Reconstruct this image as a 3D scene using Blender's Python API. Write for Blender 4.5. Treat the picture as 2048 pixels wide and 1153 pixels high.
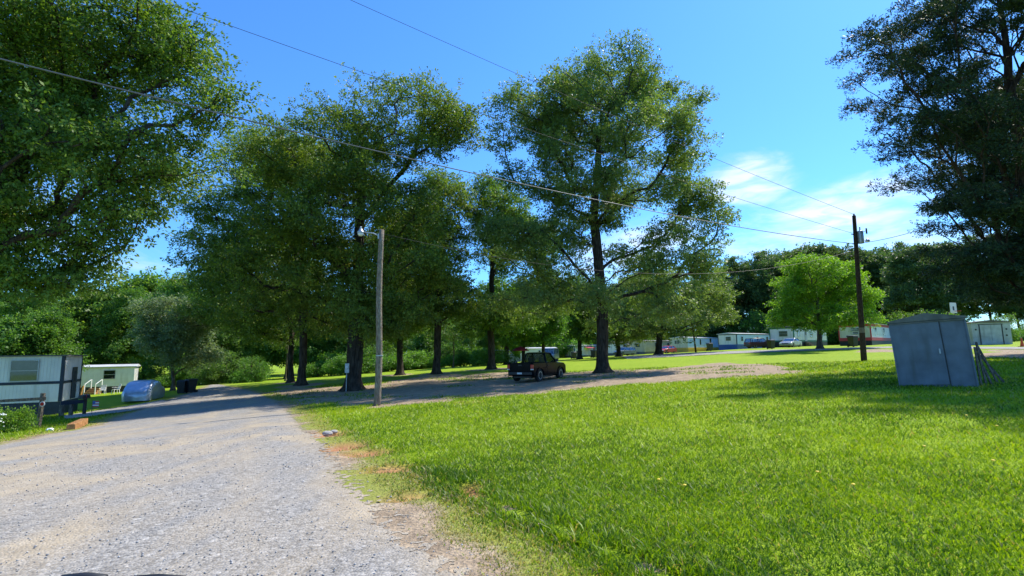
import bpy, bmesh, math, random
import numpy as np
from mathutils import Vector, Matrix
R = math.radians
rng = np.random.default_rng(7)
random.seed(7)
for o in list(bpy.data.objects):
    bpy.data.objects.remove(o)
scene = bpy.context.scene
col = scene.collection

# ------------------------------------------------------------------ camera
F_PX, CAM_H = 1014.0, 1.6
PITCH, ROLL = math.atan((705 - 576.5) / F_PX), 0.015
_F = np.array([0, math.cos(PITCH), math.sin(PITCH)])
_U0 = np.array([0, -math.sin(PITCH), math.cos(PITCH)])
_R0 = np.array([1.0, 0, 0])
CR = math.cos(ROLL) * _R0 - math.sin(ROLL) * _U0
CU = math.sin(ROLL) * _R0 + math.cos(ROLL) * _U0
cam_d = bpy.data.cameras.new('camera')
cam = bpy.data.objects.new('camera', cam_d)
col.objects.link(cam)
cam_d.sensor_fit = 'HORIZONTAL'
cam_d.sensor_width = 36.0
cam_d.lens = 36.0 * F_PX / 2048.0
cam_d.clip_start = 0.05
cam_d.clip_end = 3000
m = Matrix.Identity(4)
for i in range(3):
    m[i][0], m[i][1], m[i][2] = CR[i], CU[i], -_F[i]
m[2][3] = CAM_H
cam.matrix_world = m
scene.camera = cam

# ------------------------------------------------------------------ sky, sun, exposure
SUN_AZ, SUN_EL = math.atan2(0.80, 0.60), R(51)          # azimuth from +Y towards +X
world = bpy.data.worlds.new('World')
scene.world = world
world.use_nodes = True
wn, wl = world.node_tree.nodes, world.node_tree.links
wn.clear()
def N(nodes, typ, **kw):
    n = nodes.new(typ)
    for k, v in kw.items():
        setattr(n, k, v)
    return n
def ray_dir(px, py):
    d = _F + (px - 1024) / F_PX * CR + (576.5 - py) / F_PX * CU
    return d / np.linalg.norm(d)
w_out = N(wn, 'ShaderNodeOutputWorld')
w_bg = N(wn, 'ShaderNodeBackground')
w_bg.inputs['Strength'].default_value = 0.13
sky = N(wn, 'ShaderNodeTexSky', sky_type='NISHITA', sun_disc=False)
sky.sun_elevation, sky.sun_rotation = SUN_EL, SUN_AZ
sky.air_density, sky.dust_density, sky.ozone_density = 1.2, 0.3, 3.0
hs = N(wn, 'ShaderNodeMixRGB', blend_type='MULTIPLY')        # deep saturated summer blue, as the photo shows all over
hs.inputs[0].default_value = 1.0
hs.inputs[2].default_value = (0.42, 0.84, 1.36, 1)
wl.new(sky.outputs[0], hs.inputs[1])
tc = N(wn, 'ShaderNodeTexCoord')
def wmath(op, a, b=None, c=None, clamp=False):
    n = N(wn, 'ShaderNodeMath', operation=op, use_clamp=clamp)
    for i, v in enumerate((a, b, c)):
        if v is None: continue
        if isinstance(v, (int, float)): n.inputs[i].default_value = v
        else: wl.new(v, n.inputs[i])
    return n.outputs[0]
def wdot(v):
    n = N(wn, 'ShaderNodeVectorMath', operation='DOT_PRODUCT')
    wl.new(tc.outputs['Generated'], n.inputs[0]); n.inputs[1].default_value = tuple(v)
    return n.outputs['Value']
def wrange(v, a, b):
    n = N(wn, 'ShaderNodeMapRange', interpolation_type='SMOOTHSTEP')
    wl.new(v, n.inputs[0]); n.inputs[1].default_value = a; n.inputs[2].default_value = b
    return n.outputs[0]
mp = N(wn, 'ShaderNodeMapping'); mp.inputs['Scale'].default_value = (5, 5, 13)
wl.new(tc.outputs['Generated'], mp.inputs[0])
nz = N(wn, 'ShaderNodeTexNoise'); nz.inputs['Scale'].default_value = 1.0; nz.inputs['Detail'].default_value = 9
nz.inputs['Roughness'].default_value = 0.58; nz.inputs['Distortion'].default_value = 0.5
wl.new(mp.outputs[0], nz.inputs['Vector'])
mp2 = N(wn, 'ShaderNodeMapping'); mp2.inputs['Scale'].default_value = (16, 16, 60); mp2.inputs['Rotation'].default_value = (0.12, 0.1, 0.3)
wl.new(tc.outputs['Generated'], mp2.inputs[0])
nz2 = N(wn, 'ShaderNodeTexNoise'); nz2.inputs['Scale'].default_value = 1.0; nz2.inputs['Detail'].default_value = 8; nz2.inputs['Distortion'].default_value = 0.8
wl.new(mp2.outputs[0], nz2.inputs['Vector'])
elev = wdot((0, 0, 1))
# low fair-weather cloud deck near the horizon, all the way round
low = wmath('MULTIPLY', wrange(elev, 0.30, 0.10), wrange(nz.outputs[0], 0.52, 0.78))
cloud = wmath('MULTIPLY', low, 0.75)
def streak(px, py, px2, py2, half_t, k):
    """one long cloud between two directions of the sky, frayed by the noise"""
    global cloud
    a, b = ray_dir(px, py), ray_dir(px2, py2)
    c = (a + b); c /= np.linalg.norm(c)
    u = b - a; L = np.linalg.norm(u) / 2; u /= np.linalg.norm(u)
    v = np.cross(u, c); v /= np.linalg.norm(v)
    U = wmath('DIVIDE', wdot(u), L); V = wmath('DIVIDE', wdot(v), half_t)
    d = wmath('SQRT', wmath('ADD', wmath('MULTIPLY', U, U), wmath('MULTIPLY', V, V)))
    d = wmath('ADD', d, wmath('MULTIPLY', wmath('SUBTRACT', nz.outputs[0], 0.5), 2.6))
    front = wmath('GREATER_THAN', wdot(c), 0)
    wisp = wmath('MULTIPLY_ADD', wrange(nz2.outputs[0], 0.32, 0.66), 0.62, 0.38)
    s = wmath('MULTIPLY', wmath('MULTIPLY', wrange(d, 1.15, 0.1), front), wmath('MULTIPLY', wisp, k))
    cloud = wmath('MAXIMUM', cloud, s)
streak(1430, 505, 1900, 362, 0.060, 1.0)
streak(1410, 400, 1600, 335, 0.050, 0.85)
streak(1080, 560, 1480, 440, 0.060, 0.8)
streak(1560, 470, 2300, 520, 0.035, 0.6)
mixc = N(wn, 'ShaderNodeMixRGB')
wl.new(cloud, mixc.inputs[0]); wl.new(hs.outputs[0], mixc.inputs[1])
mixc.inputs[2].default_value = (5.7, 6.1, 6.6, 1)
wl.new(mixc.outputs[0], w_bg.inputs['Color'])
wl.new(w_bg.outputs[0], w_out.inputs['Surface'])

sun_d = bpy.data.lights.new('sun', 'SUN')
sun_d.energy, sun_d.angle, sun_d.color = 5.0, R(0.53), (1.0, 0.94, 0.84)
sun = bpy.data.objects.new('sun', sun_d)
col.objects.link(sun)
to_sun = Vector((math.sin(SUN_AZ) * math.cos(SUN_EL), math.cos(SUN_AZ) * math.cos(SUN_EL), math.sin(SUN_EL)))
sun.rotation_euler = (-to_sun).to_track_quat('-Z', 'Y').to_euler()
sun.location = (30, 20, 60)
scene.view_settings.view_transform = 'Standard'
scene.view_settings.look = 'None'
scene.view_settings.exposure = 0.58
scene.view_settings.gamma = 1.0
scene.view_settings.use_curve_mapping = False
try:
    scene.cycles.max_bounces = 8
    scene.cycles.transparent_max_bounces = 10
    scene.cycles.sample_clamp_indirect = 6
except Exception:
    pass

# ------------------------------------------------------------------ projection and terrain
CAM = np.array([0, 0, CAM_H])
def P(px, py, Y):
    """world point on the line of sight of a photo pixel, Y metres ahead"""
    d = _F + (px - 1024) / F_PX * CR + (576.5 - py) / F_PX * CU
    return CAM + d / d[1] * Y
ANCH = [(118, 832, 31), (20, 842, 26), (290, 803, 37), (215, 786, 62), (372, 788, 43), (754, 812, 21),
        (706, 781, 33), (603, 771, 42), (582, 765, 48), (800, 751, 50), (873, 748, 47), (983, 739, 51), (1078, 762, 32),
        (1205, 746, 38), (1728, 723, 34.5), (1800, 771, 16.3), (1955, 776, 15.2), (1745, 691, 72), (1590, 694, 85),
        (1475, 699, 100), (1377, 705, 105), (1286, 709, 115), (1170, 714, 128), (1640, 698, 55), (1980, 691, 48),
        (1050, 728, 70), (1318, 710, 70), (560, 762, 62), (430, 770, 58), (1575, 738, 30), (1450, 726, 42), (900, 735, 62),
        (150, 858, 19)]
apts = [tuple(P(*a)) for a in ANCH]
apts += [(-3, 2, 0), (3, 2, 0.05), (0, -10, 0), (7, 7, 0.14), (-6, 9, -0.2), (1, 10, -0.16), (20, 0, 0.5), (-18, 2, -0.35), (-14, 14, -0.62),
         (-80, 150, -2.0), (0, 180, 0.2), (90, 150, 2.2), (95, 60, 2.6), (-95, 60, -3.2), (60, 20, 1.9), (-60, 10, -1.9)]
apts = np.array(apts)
def _tps(d2):
    return 0.5 * d2 * np.log(d2 + 1e-9)
_n = len(apts)
_K = _tps(((apts[:, None, :2] - apts[None, :, :2]) ** 2).sum(-1)) + np.eye(_n) * 12.0
_Q = np.c_[np.ones(_n), apts[:, :2]]
_A = np.block([[_K, _Q], [_Q.T, np.zeros((3, 3))]])
_w = np.linalg.solve(_A, np.r_[apts[:, 2], 0, 0, 0])
def gz(x, y):
    x = np.clip(np.asarray(x, float), -100, 100); y = np.clip(np.asarray(y, float), -12, 180)
    sh = np.broadcast(x, y).shape
    q = np.c_[np.broadcast_to(x, sh).ravel(), np.broadcast_to(y, sh).ravel()]
    out = np.zeros(len(q))
    for i in range(0, len(q), 20000):
        b = q[i:i + 20000]
        out[i:i + 20000] = _tps(((b[:, None] - apts[None, :, :2]) ** 2).sum(-1)) @ _w[:_n] + np.c_[np.ones(len(b)), b] @ _w[_n:]
    return out.reshape(sh) if sh else float(out[0])
def G(px, py):
    """where the line of sight of a photo pixel meets the ground (x, y)"""
    d = _F + (px - 1024) / F_PX * CR + (576.5 - py) / F_PX * CU
    t = np.geomspace(1.0, 220, 900)
    p = CAM + np.outer(t, d)
    below = p[:, 2] < gz(p[:, 0], p[:, 1])
    i = int(np.argmax(below)) if below.any() else len(t) - 1
    return (float(p[i, 0]), float(p[i, 1]))
def at(px, Y):
    """ground point Y metres ahead in the column of photo pixel px"""
    py = 700
    for _ in range(6):
        p = P(px, py, Y); z = gz(p[0], p[1]); py += (p[2] - z) * F_PX / Y
    return Vector((p[0], p[1], gz(p[0], p[1])))

# ------------------------------------------------------------------ value noise (numpy)
_perm = np.random.default_rng(3).random((256, 256))
def vnoise(x, y):
    xi, yi = np.floor(x).astype(int), np.floor(y).astype(int)
    fx, fy = x - xi, y - yi
    fx, fy = fx * fx * (3 - 2 * fx), fy * fy * (3 - 2 * fy)
    g = lambda a, b: _perm[a % 256, b % 256]
    return (g(xi, yi) * (1 - fx) + g(xi + 1, yi) * fx) * (1 - fy) + (g(xi, yi + 1) * (1 - fx) + g(xi + 1, yi + 1) * fx) * fy
def fbm(x, y, o=4):
    s, a, t = 0, 0.5, 0
    for i in range(o):
        s = s + a * vnoise(x * 2 ** i + 13 * i, y * 2 ** i + 7 * i); t += a; a *= 0.5
    return s / t
def poly_sd(x, y, poly):
    """signed distance to a closed polygon, positive inside"""
    x, y = np.asarray(x), np.asarray(y)
    d = np.full(x.shape, 1e9); ins = np.zeros(x.shape, bool)
    n = len(poly)
    for i in range(n):
        ax, ay = poly[i]; bx, by = poly[(i + 1) % n]
        ex, ey = bx - ax, by - ay
        t = np.clip(((x - ax) * ex + (y - ay) * ey) / (ex * ex + ey * ey + 1e-12), 0, 1)
        d = np.minimum(d, np.hypot(x - ax - t * ex, y - ay - t * ey))
        c = ((ay > y) != (by > y)) & (x < (bx - ax) * (y - ay) / (by - ay + 1e-12) + ax)
        ins ^= c
    return np.where(ins, d, -d)
def sstep(v, a, b):
    t = np.clip((v - a) / (b - a), 0, 1)
    return t * t * (3 - 2 * t)

# ------------------------------------------------------------------ object helpers
def tag(o, label=None, cat=None, group=None, kind=None):
    if label: o['label'] = label
    if cat: o['category'] = cat
    if group: o['group'] = group
    if kind: o['kind'] = kind
    return o
def thing(name, label, cat, loc=(0, 0, 0), rz=0.0, group=None):
    o = bpy.data.objects.new(name, None)
    o.empty_display_size = 0.3
    col.objects.link(o)
    o.location = loc; o.rotation_euler = (0, 0, rz)
    return tag(o, label, cat, group)
def link(name, me, parent=None, loc=None):
    o = bpy.data.objects.new(name, me)
    col.objects.link(o)
    if parent is not None: o.parent = parent
    if loc is not None: o.location = loc
    return o
def copy_tree(o, parent=None):
    c = o.copy(); col.objects.link(c); c.parent = parent
    for ch in o.children: copy_tree(ch, c)
    return c
def np_mesh(name, verts, faces, mat, attrs=None, smooth=False):
    """verts (n,3); faces (m,k) of one size"""
    me = bpy.data.meshes.new(name)
    verts = np.ascontiguousarray(verts, np.float32); faces = np.ascontiguousarray(faces, np.int32)
    k = faces.shape[1]
    me.vertices.add(len(verts)); me.vertices.foreach_set('co', verts.ravel())
    me.loops.add(faces.size); me.loops.foreach_set('vertex_index', faces.ravel())
    me.polygons.add(len(faces))
    me.polygons.foreach_set('loop_start', np.arange(0, faces.size, k, dtype=np.int32))
    if attrs:
        for an, (dom, data) in attrs.items():
            a = me.attributes.new(an, 'FLOAT', dom)
            a.data.foreach_set('value', np.ascontiguousarray(data, np.float32))
    me.update(calc_edges=True)
    if smooth: me.polygons.foreach_set('use_smooth', np.ones(len(faces), bool))
    me.materials.append(mat)
    return me
class MB:
    """collects shapes and links them as one mesh object"""
    def __init__(s): s.v, s.f = [], []
    def add(s, v, f):
        o = len(s.v); s.v += [tuple(map(float, p)) for p in v]; s.f += [tuple(i + o for i in q) for q in f]; return s
    def box(s, x0, x1, y0, y1, z0, z1):
        return s.add([(x0, y0, z0), (x1, y0, z0), (x1, y1, z0), (x0, y1, z0), (x0, y0, z1), (x1, y0, z1), (x1, y1, z1), (x0, y1, z1)],
                     [(0, 3, 2, 1), (4, 5, 6, 7), (0, 1, 5, 4), (1, 2, 6, 5), (2, 3, 7, 6), (3, 0, 4, 7)])
    def hexa(s, p):
        return s.add(p, [(0, 3, 2, 1), (4, 5, 6, 7), (0, 1, 5, 4), (1, 2, 6, 5), (2, 3, 7, 6), (3, 0, 4, 7)])
    def bar(s, a, b, w, h=None, up=(0, 0, 1)):
        a, b = Vector(a), Vector(b); h = h or w
        d = (b - a).normalized(); u = Vector(up)
        if abs(d.dot(u)) > 0.95: u = Vector((1, 0, 0))
        x = d.cross(u).normalized() * (w / 2); y = x.cross(d).normalized() * (h / 2)
        return s.hexa([a - x - y, a + x - y, a + x + y, a - x + y, b - x - y, b + x - y, b + x + y, b - x + y])
    def tube(s, pts, rad, n=8, caps=True):
        pts = [Vector(p) for p in pts]
        rad = list(rad) if hasattr(rad, '__len__') else [rad] * len(pts)
        o = len(s.v); ref = None
        for i, p in enumerate(pts):
            d = (pts[min(i + 1, len(pts) - 1)] - pts[max(i - 1, 0)]).normalized()
            if ref is None: ref = d.orthogonal().normalized()
            x = (ref - d * ref.dot(d)).normalized(); y = d.cross(x); ref = x
            for k in range(n):
                a = 2 * math.pi * k / n
                s.v.append(tuple(p + (x * math.cos(a) + y * math.sin(a)) * rad[i]))
        for i in range(len(pts) - 1):
            for k in range(n):
                a, b = o + i * n + k, o + i * n + (k + 1) % n
                s.f.append((a, b, b + n, a + n))
        if caps:
            s.f.append(tuple(o + k for k in range(n))[::-1]); q = o + (len(pts) - 1) * n
            s.f.append(tuple(q + k for k in range(n)))
        return s
    def lathe(s, prof, c=(0, 0, 0), axis='z', n=16):
        o = len(s.v)
        for (r, h) in prof:
            for k in range(n):
                a = 2 * math.pi * k / n
                p = (r * math.cos(a), r * math.sin(a), h)
                if axis == 'y': p = (p[0], p[2], p[1])
                if axis == 'x': p = (p[2], p[0], p[1])
                s.v.append((p[0] + c[0], p[1] + c[1], p[2] + c[2]))
        for i in range(len(prof) - 1):
            for k in range(n):
                a, b = o + i * n + k, o + i * n + (k + 1) % n
                s.f.append((a, b, b + n, a + n))
        s.f.append(tuple(o + k for k in range(n))[::-1]); q = o + (len(prof) - 1) * n
        s.f.append(tuple(q + k for k in range(n)))
        return s
    def prism(s, prof, y0, y1, inset=0.0):
        """polygon in x,z swept along y (an inset rounds both ends)"""
        n = len(prof); o = len(s.v)
        cx = sum(p[0] for p in prof) / n; cz = sum(p[1] for p in prof) / n
        if inset:
            sg = 1 if y1 > y0 else -1
            ys = [(y0, inset), (y0 + sg * inset, 0), (y1 - sg * inset, 0), (y1, inset)]
        else: ys = [(y0, 0), (y1, 0)]
        for (y, ins) in ys:
            for (x, z) in prof:
                L = math.hypot(x - cx, z - cz) + 1e-9; k = 1 - ins / max(L, ins * 2)
                s.v.append((cx + (x - cx) * k, y, cz + (z - cz) * k))
        for j in range(len(ys) - 1):
            for i in range(n):
                a, b = o + j * n + i, o + j * n + (i + 1) % n
                s.f.append((a, b, b + n, a + n))
        s.f.append(tuple(o + i for i in range(n))[::-1]); q = o + (len(ys) - 1) * n
        s.f.append(tuple(q + i for i in range(n)))
        return s
    def mesh(s, name, mat, smooth=False, bevel=0.0):
        me = bpy.data.meshes.new(name)
        me.from_pydata(s.v, [], s.f)
        bm = bmesh.new(); bm.from_mesh(me)
        bmesh.ops.recalc_face_normals(bm, faces=bm.faces)
        if bevel:
            es = [e for e in bm.edges if len(e.link_faces) == 2 and e.calc_face_angle(0) > 0.6]
            bmesh.ops.bevel(bm, geom=es, offset=bevel, segments=2, affect='EDGES', profile=0.6, clamp_overlap=True)
        bm.to_mesh(me); bm.free()
        if smooth:
            for p in me.polygons: p.use_smooth = True
        me.materials.append(mat)
        return me
    def build(s, name, mat, parent=None, smooth=False, bevel=0.0, loc=None):
        return link(name, s.mesh(name, mat, smooth, bevel), parent, loc)

# ------------------------------------------------------------------ materials
def new_mat(name):
    mt = bpy.data.materials.new(name); mt.use_nodes = True
    mt.node_tree.nodes.clear()
    nd, lk = mt.node_tree.nodes, mt.node_tree.links
    out = N(nd, 'ShaderNodeOutputMaterial')
    return mt, nd, lk, out
def ramp(nd, stops):
    r = N(nd, 'ShaderNodeValToRGB')
    e = r.color_ramp.elements
    while len(e) > len(stops): e.remove(e[-1])
    while len(e) < len(stops): e.new(0.5)
    for i, (p, c) in enumerate(stops):
        e[i].position = p; e[i].color = (*c, 1) if len(c) == 3 else c
    return r
def paint(name, c, rough=0.55, var=0.12, scale=3.0, bump=0.0, metal=0.0, grime=0.0, stretch=(1, 1, 1), coat=0.0, bscale=40, spec=0.5):
    mt, nd, lk, out = new_mat(name)
    b = N(nd, 'ShaderNodeBsdfPrincipled')
    b.inputs['Roughness'].default_value = rough; b.inputs['Metallic'].default_value = metal
    b.inputs['Coat Weight'].default_value = coat; b.inputs['Specular IOR Level'].default_value = spec
    t = N(nd, 'ShaderNodeTexCoord'); mpn = N(nd, 'ShaderNodeMapping'); mpn.inputs['Scale'].default_value = stretch
    lk.new(t.outputs['Object'], mpn.inputs[0])
    n1 = N(nd, 'ShaderNodeTexNoise'); n1.inputs['Scale'].default_value = scale; n1.inputs['Detail'].default_value = 6
    lk.new(mpn.outputs[0], n1.inputs['Vector'])
    lo = tuple(max(0, x * (1 - var * 1.6)) for x in c); hi = tuple(min(1, x * (1 + var)) for x in c)
    r = ramp(nd, [(0.3, lo), (0.7, hi)])
    lk.new(n1.outputs[0], r.inputs[0])
    src = r.outputs[0]
    if grime:
        n2 = N(nd, 'ShaderNodeTexNoise'); n2.inputs['Scale'].default_value = scale * 0.7; n2.inputs['Detail'].default_value = 8
        mp2 = N(nd, 'ShaderNodeMapping'); mp2.inputs['Scale'].default_value = (2.5, 2.5, 0.35)
        lk.new(t.outputs['Object'], mp2.inputs[0]); lk.new(mp2.outputs[0], n2.inputs['Vector'])
        r2 = ramp(nd, [(0.52, (0, 0, 0)), (0.75, (grime, grime, grime))])
        lk.new(n2.outputs[0], r2.inputs[0])
        mx = N(nd, 'ShaderNodeMixRGB'); lk.new(r2.outputs[0], mx.inputs[0]); lk.new(src, mx.inputs[1])
        mx.inputs[2].default_value = (c[0] * 0.4 + 0.02, c[1] * 0.38 + 0.018, c[2] * 0.3 + 0.01, 1); src = mx.outputs[0]
    lk.new(src, b.inputs['Base Color'])
    if bump:
        n3 = N(nd, 'ShaderNodeTexNoise'); n3.inputs['Scale'].default_value = bscale; n3.inputs['Detail'].default_value = 5
        lk.new(mpn.outputs[0], n3.inputs['Vector'])
        bp = N(nd, 'ShaderNodeBump'); bp.inputs['Strength'].default_value = bump; bp.inputs['Distance'].default_value = 0.02
        lk.new(n3.outputs[0], bp.inputs['Height']); lk.new(bp.outputs[0], b.inputs['Normal'])
    lk.new(b.outputs[0], out.inputs[0])
    return mt
def leaf_mat(name, stops, trans=0.42, rough=0.5, tcol=(1.25, 1.3, 0.55), spec=0.35, gain=1.62):
    """two-sided leaf: diffuse, light coming through and a little gloss; every leaf has its own tone"""
    mt, nd, lk, out = new_mat(name)
    a = N(nd, 'ShaderNodeAttribute', attribute_name='rnd')
    oi = N(nd, 'ShaderNodeObjectInfo')
    stops = [(p_, tuple(x * gain for x in c_)) for p_, c_ in stops]
    r = ramp(nd, stops); lk.new(a.outputs['Fac'], r.inputs[0])
    hv = N(nd, 'ShaderNodeHueSaturation')
    mr = N(nd, 'ShaderNodeMapRange'); mr.inputs[3].default_value = 0.485; mr.inputs[4].default_value = 0.512
    lk.new(oi.outputs['Random'], mr.inputs[0]); lk.new(mr.outputs[0], hv.inputs['Hue'])
    lk.new(r.outputs[0], hv.inputs['Color'])
    b = N(nd, 'ShaderNodeBsdfPrincipled'); b.inputs['Roughness'].default_value = rough
    b.inputs['Specular IOR Level'].default_value = spec
    lk.new(hv.outputs[0], b.inputs['Base Color'])
    tm = N(nd, 'ShaderNodeMixRGB', blend_type='MULTIPLY'); tm.inputs[0].default_value = 1; tm.inputs[2].default_value = (*tcol, 1)
    lk.new(hv.outputs[0], tm.inputs[1])
    tb = N(nd, 'ShaderNodeBsdfTranslucent'); lk.new(tm.outputs[0], tb.inputs['Color'])
    mx = N(nd, 'ShaderNodeMixShader'); mx.inputs[0].default_value = trans
    lk.new(b.outputs[0], mx.inputs[1]); lk.new(tb.outputs[0], mx.inputs[2]); lk.new(mx.outputs[0], out.inputs[0])
    return mt
def glass_mat(name, tint=(0.35, 0.4, 0.42), mixv=0.5, rough=0.05):
    mt, nd, lk, out = new_mat(name)
    tr = N(nd, 'ShaderNodeBsdfTransparent'); tr.inputs[0].default_value = (*tint, 1)
    gl = N(nd, 'ShaderNodeBsdfGlossy'); gl.inputs['Roughness'].default_value = rough
    gl.inputs[0].default_value = (0.9, 0.93, 0.95, 1)
    fr = N(nd, 'ShaderNodeFresnel'); fr.inputs[0].default_value = 1.5
    ad = N(nd, 'ShaderNodeMath', operation='MULTIPLY_ADD'); lk.new(fr.outputs[0], ad.inputs[0]); ad.inputs[1].default_value = 0.9; ad.inputs[2].default_value = 0.02
    mx = N(nd, 'ShaderNodeMixShader'); lk.new(ad.outputs[0], mx.inputs[0]); lk.new(tr.outputs[0], mx.inputs[1]); lk.new(gl.outputs[0], mx.inputs[2])
    lk.new(mx.outputs[0], out.inputs[0])
    return mt
def bark_mat(name, c0, c1, scale=5):
    mt, nd, lk, out = new_mat(name)
    t = N(nd, 'ShaderNodeTexCoord'); mpn = N(nd, 'ShaderNodeMapping'); mpn.inputs['Scale'].default_value = (scale, scale, scale * 0.22)
    lk.new(t.outputs['Object'], mpn.inputs[0])
    n1 = N(nd, 'ShaderNodeTexNoise'); n1.inputs['Scale'].default_value = 1.6; n1.inputs['Detail'].default_value = 8; n1.inputs['Distortion'].default_value = 0.6
    lk.new(mpn.outputs[0], n1.inputs['Vector'])
    v1 = N(nd, 'ShaderNodeTexVoronoi'); v1.feature = 'DISTANCE_TO_EDGE'; v1.inputs['Scale'].default_value = 3.0
    lk.new(mpn.outputs[0], v1.inputs['Vector'])
    r = ramp(nd, [(0.35, c0), (0.68, c1)]); lk.new(n1.outputs[0], r.inputs[0])
    b = N(nd, 'ShaderNodeBsdfPrincipled'); b.inputs['Roughness'].default_value = 0.9; b.inputs['Specular IOR Level'].default_value = 0.15
    lk.new(r.outputs[0], b.inputs['Base Color'])
    ad = N(nd, 'ShaderNodeMath', operation='MULTIPLY_ADD'); lk.new(v1.outputs[0], ad.inputs[0]); ad.inputs[1].default_value = 1.6; lk.new(n1.outputs[0], ad.inputs[2])
    bp = N(nd, 'ShaderNodeBump'); bp.inputs['Strength'].default_value = 0.9; bp.inputs['Distance'].default_value = 0.06
    lk.new(ad.outputs[0], bp.inputs['Height']); lk.new(bp.outputs[0], b.inputs['Normal'])
    lk.new(b.outputs[0], out.inputs[0])
    return mt
M = {}
M['white'] = paint('white_siding', (0.74, 0.715, 0.68), 0.5, 0.06, 1.5, grime=0.35)
M['cream'] = paint('cream_siding', (0.60, 0.57, 0.44), 0.5, 0.08, 1.5, grime=0.4)
M['tan'] = paint('tan_siding', (0.50, 0.42, 0.28), 0.55, 0.1, 1.5, grime=0.4)
M['pale_blue'] = paint('pale_blue_siding', (0.52, 0.66, 0.80), 0.5, 0.06, 1.5, grime=0.3)
M['navy'] = paint('navy_trim', (0.012, 0.022, 0.045), 0.5, 0.2, 4)
M['blue'] = paint('blue_trim', (0.03, 0.10, 0.32), 0.5, 0.15, 4)
M['green'] = paint('green_trim', (0.02, 0.16, 0.10), 0.5, 0.15, 4)
M['red'] = paint('red_trim', (0.52, 0.035, 0.05), 0.5, 0.12, 4)
M['yellow'] = paint('yellow_trim', (0.62, 0.38, 0.06), 0.5, 0.12, 4)
M['dark'] = paint('dark_metal', (0.02, 0.02, 0.022), 0.5, 0.2, 5)
M['roof'] = paint('silver_roof', (0.55, 0.56, 0.55), 0.45, 0.15, 1.2, grime=0.4)
M['roof_dark'] = paint('grey_roof', (0.12, 0.12, 0.12), 0.7, 0.2, 1.2, grime=0.4)
M['frame'] = paint('window_frame', (0.45, 0.46, 0.46), 0.4, 0.05)
M['blind'] = paint('window_blind', (0.30, 0.33, 0.31), 0.6, 0.1, 4)
M['pane'] = glass_mat('window_pane', (0.8, 0.83, 0.82))
M['interior'] = paint('room_dark', (0.03, 0.035, 0.035), 0.8, 0.2)
M['car_glass'] = glass_mat('car_glass', (0.84, 0.87, 0.87))
M['rubber'] = paint('tyre_rubber', (0.016, 0.016, 0.017), 0.85, 0.25, 12)
M['alloy'] = paint('wheel_alloy', (0.45, 0.46, 0.48), 0.3, 0.1, 8, metal=0.9)
M['chrome'] = paint('bright_metal', (0.6, 0.61, 0.62), 0.25, 0.1, 8, metal=1.0)
M['car_black'] = paint('black_car_paint', (0.004, 0.006, 0.009), 0.14, 0.25, 3, spec=0.07)
M['car_maroon'] = paint('maroon_car_paint', (0.05, 0.012, 0.018), 0.3, 0.2, 3, coat=0.5)
M['car_silver'] = paint('silver_car_paint', (0.34, 0.34, 0.33), 0.3, 0.1, 3, metal=0.5, coat=0.4)
M['car_grey'] = paint('grey_car_paint', (0.22, 0.25, 0.29), 0.3, 0.1, 3, metal=0.4, coat=0.4)
M['car_red'] = paint('red_car_paint', (0.62, 0.02, 0.035), 0.3, 0.1, 3, coat=0.5)
M['car_white'] = paint('white_car_paint', (0.74, 0.75, 0.76), 0.3, 0.05, 3, coat=0.4)
M['red_lens'] = paint('red_lens', (0.45, 0.012, 0.02), 0.15, 0.1)
M['clear_lens'] = paint('clear_lens', (0.65, 0.66, 0.66), 0.12, 0.1)
M['pole_wood'] = bark_mat('weathered_pole_wood', (0.19, 0.15, 0.115), (0.40, 0.345, 0.28), 14)
M['pole_dark'] = bark_mat('creosoted_pole_wood', (0.05, 0.032, 0.024), (0.115, 0.078, 0.055), 14)
M['wood_grey'] = bark_mat('weathered_board', (0.13, 0.10, 0.075), (0.30, 0.25, 0.19), 12)
M['wood_orange'] = bark_mat('fresh_timber', (0.40, 0.19, 0.075), (0.58, 0.31, 0.13), 9)
M['galv'] = paint('galvanised_steel', (0.42, 0.45, 0.48), 0.4, 0.12, 6, metal=0.5)
M['shed'] = paint('grey_shed_metal', (0.135, 0.155, 0.18), 0.6, 0.18, 2.2, grime=0.6, bump=0.1)
M['shed_roof'] = paint('weathered_shed_roof', (0.16, 0.145, 0.115), 0.75, 0.25, 3, grime=0.5)
M['shed_far'] = paint('pale_shed_metal', (0.42, 0.44, 0.45), 0.6, 0.15, 2, grime=0.5)
M['cable'] = paint('cable', (0.02, 0.02, 0.022), 0.6, 0.1)
M['cable_al'] = paint('bare_aluminium_cable', (0.11, 0.12, 0.13), 0.5, 0.1, metal=0.3)
M['bin'] = paint('wheelie_bin_plastic', (0.025, 0.028, 0.03), 0.5, 0.2, 4)
M['concrete'] = paint('concrete', (0.36, 0.34, 0.30), 0.9, 0.15, 2, bump=0.3)
M['tarp'] = paint('silver_car_cover', (0.44, 0.52, 0.63), 0.32, 0.08, 4, metal=0.55, bump=1.0, bscale=3.5)
M['cloth_red'] = paint('red_canvas', (0.35, 0.02, 0.04), 0.8, 0.15, 3)
M['bloom'] = paint('yellow_petals', (0.75, 0.52, 0.02), 0.6, 0.05)
M['flower'] = paint('white_petals', (0.8, 0.8, 0.78), 0.6, 0.05)
M['bark'] = bark_mat('oak_bark', (0.028, 0.022, 0.017), (0.095, 0.076, 0.058), 5)
M['bark_grey'] = bark_mat('grey_bark', (0.06, 0.05, 0.04), (0.17, 0.145, 0.115), 5)
M['bark_pine'] = bark_mat('pine_bark', (0.030, 0.020, 0.015), (0.10, 0.065, 0.045), 4)
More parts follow.
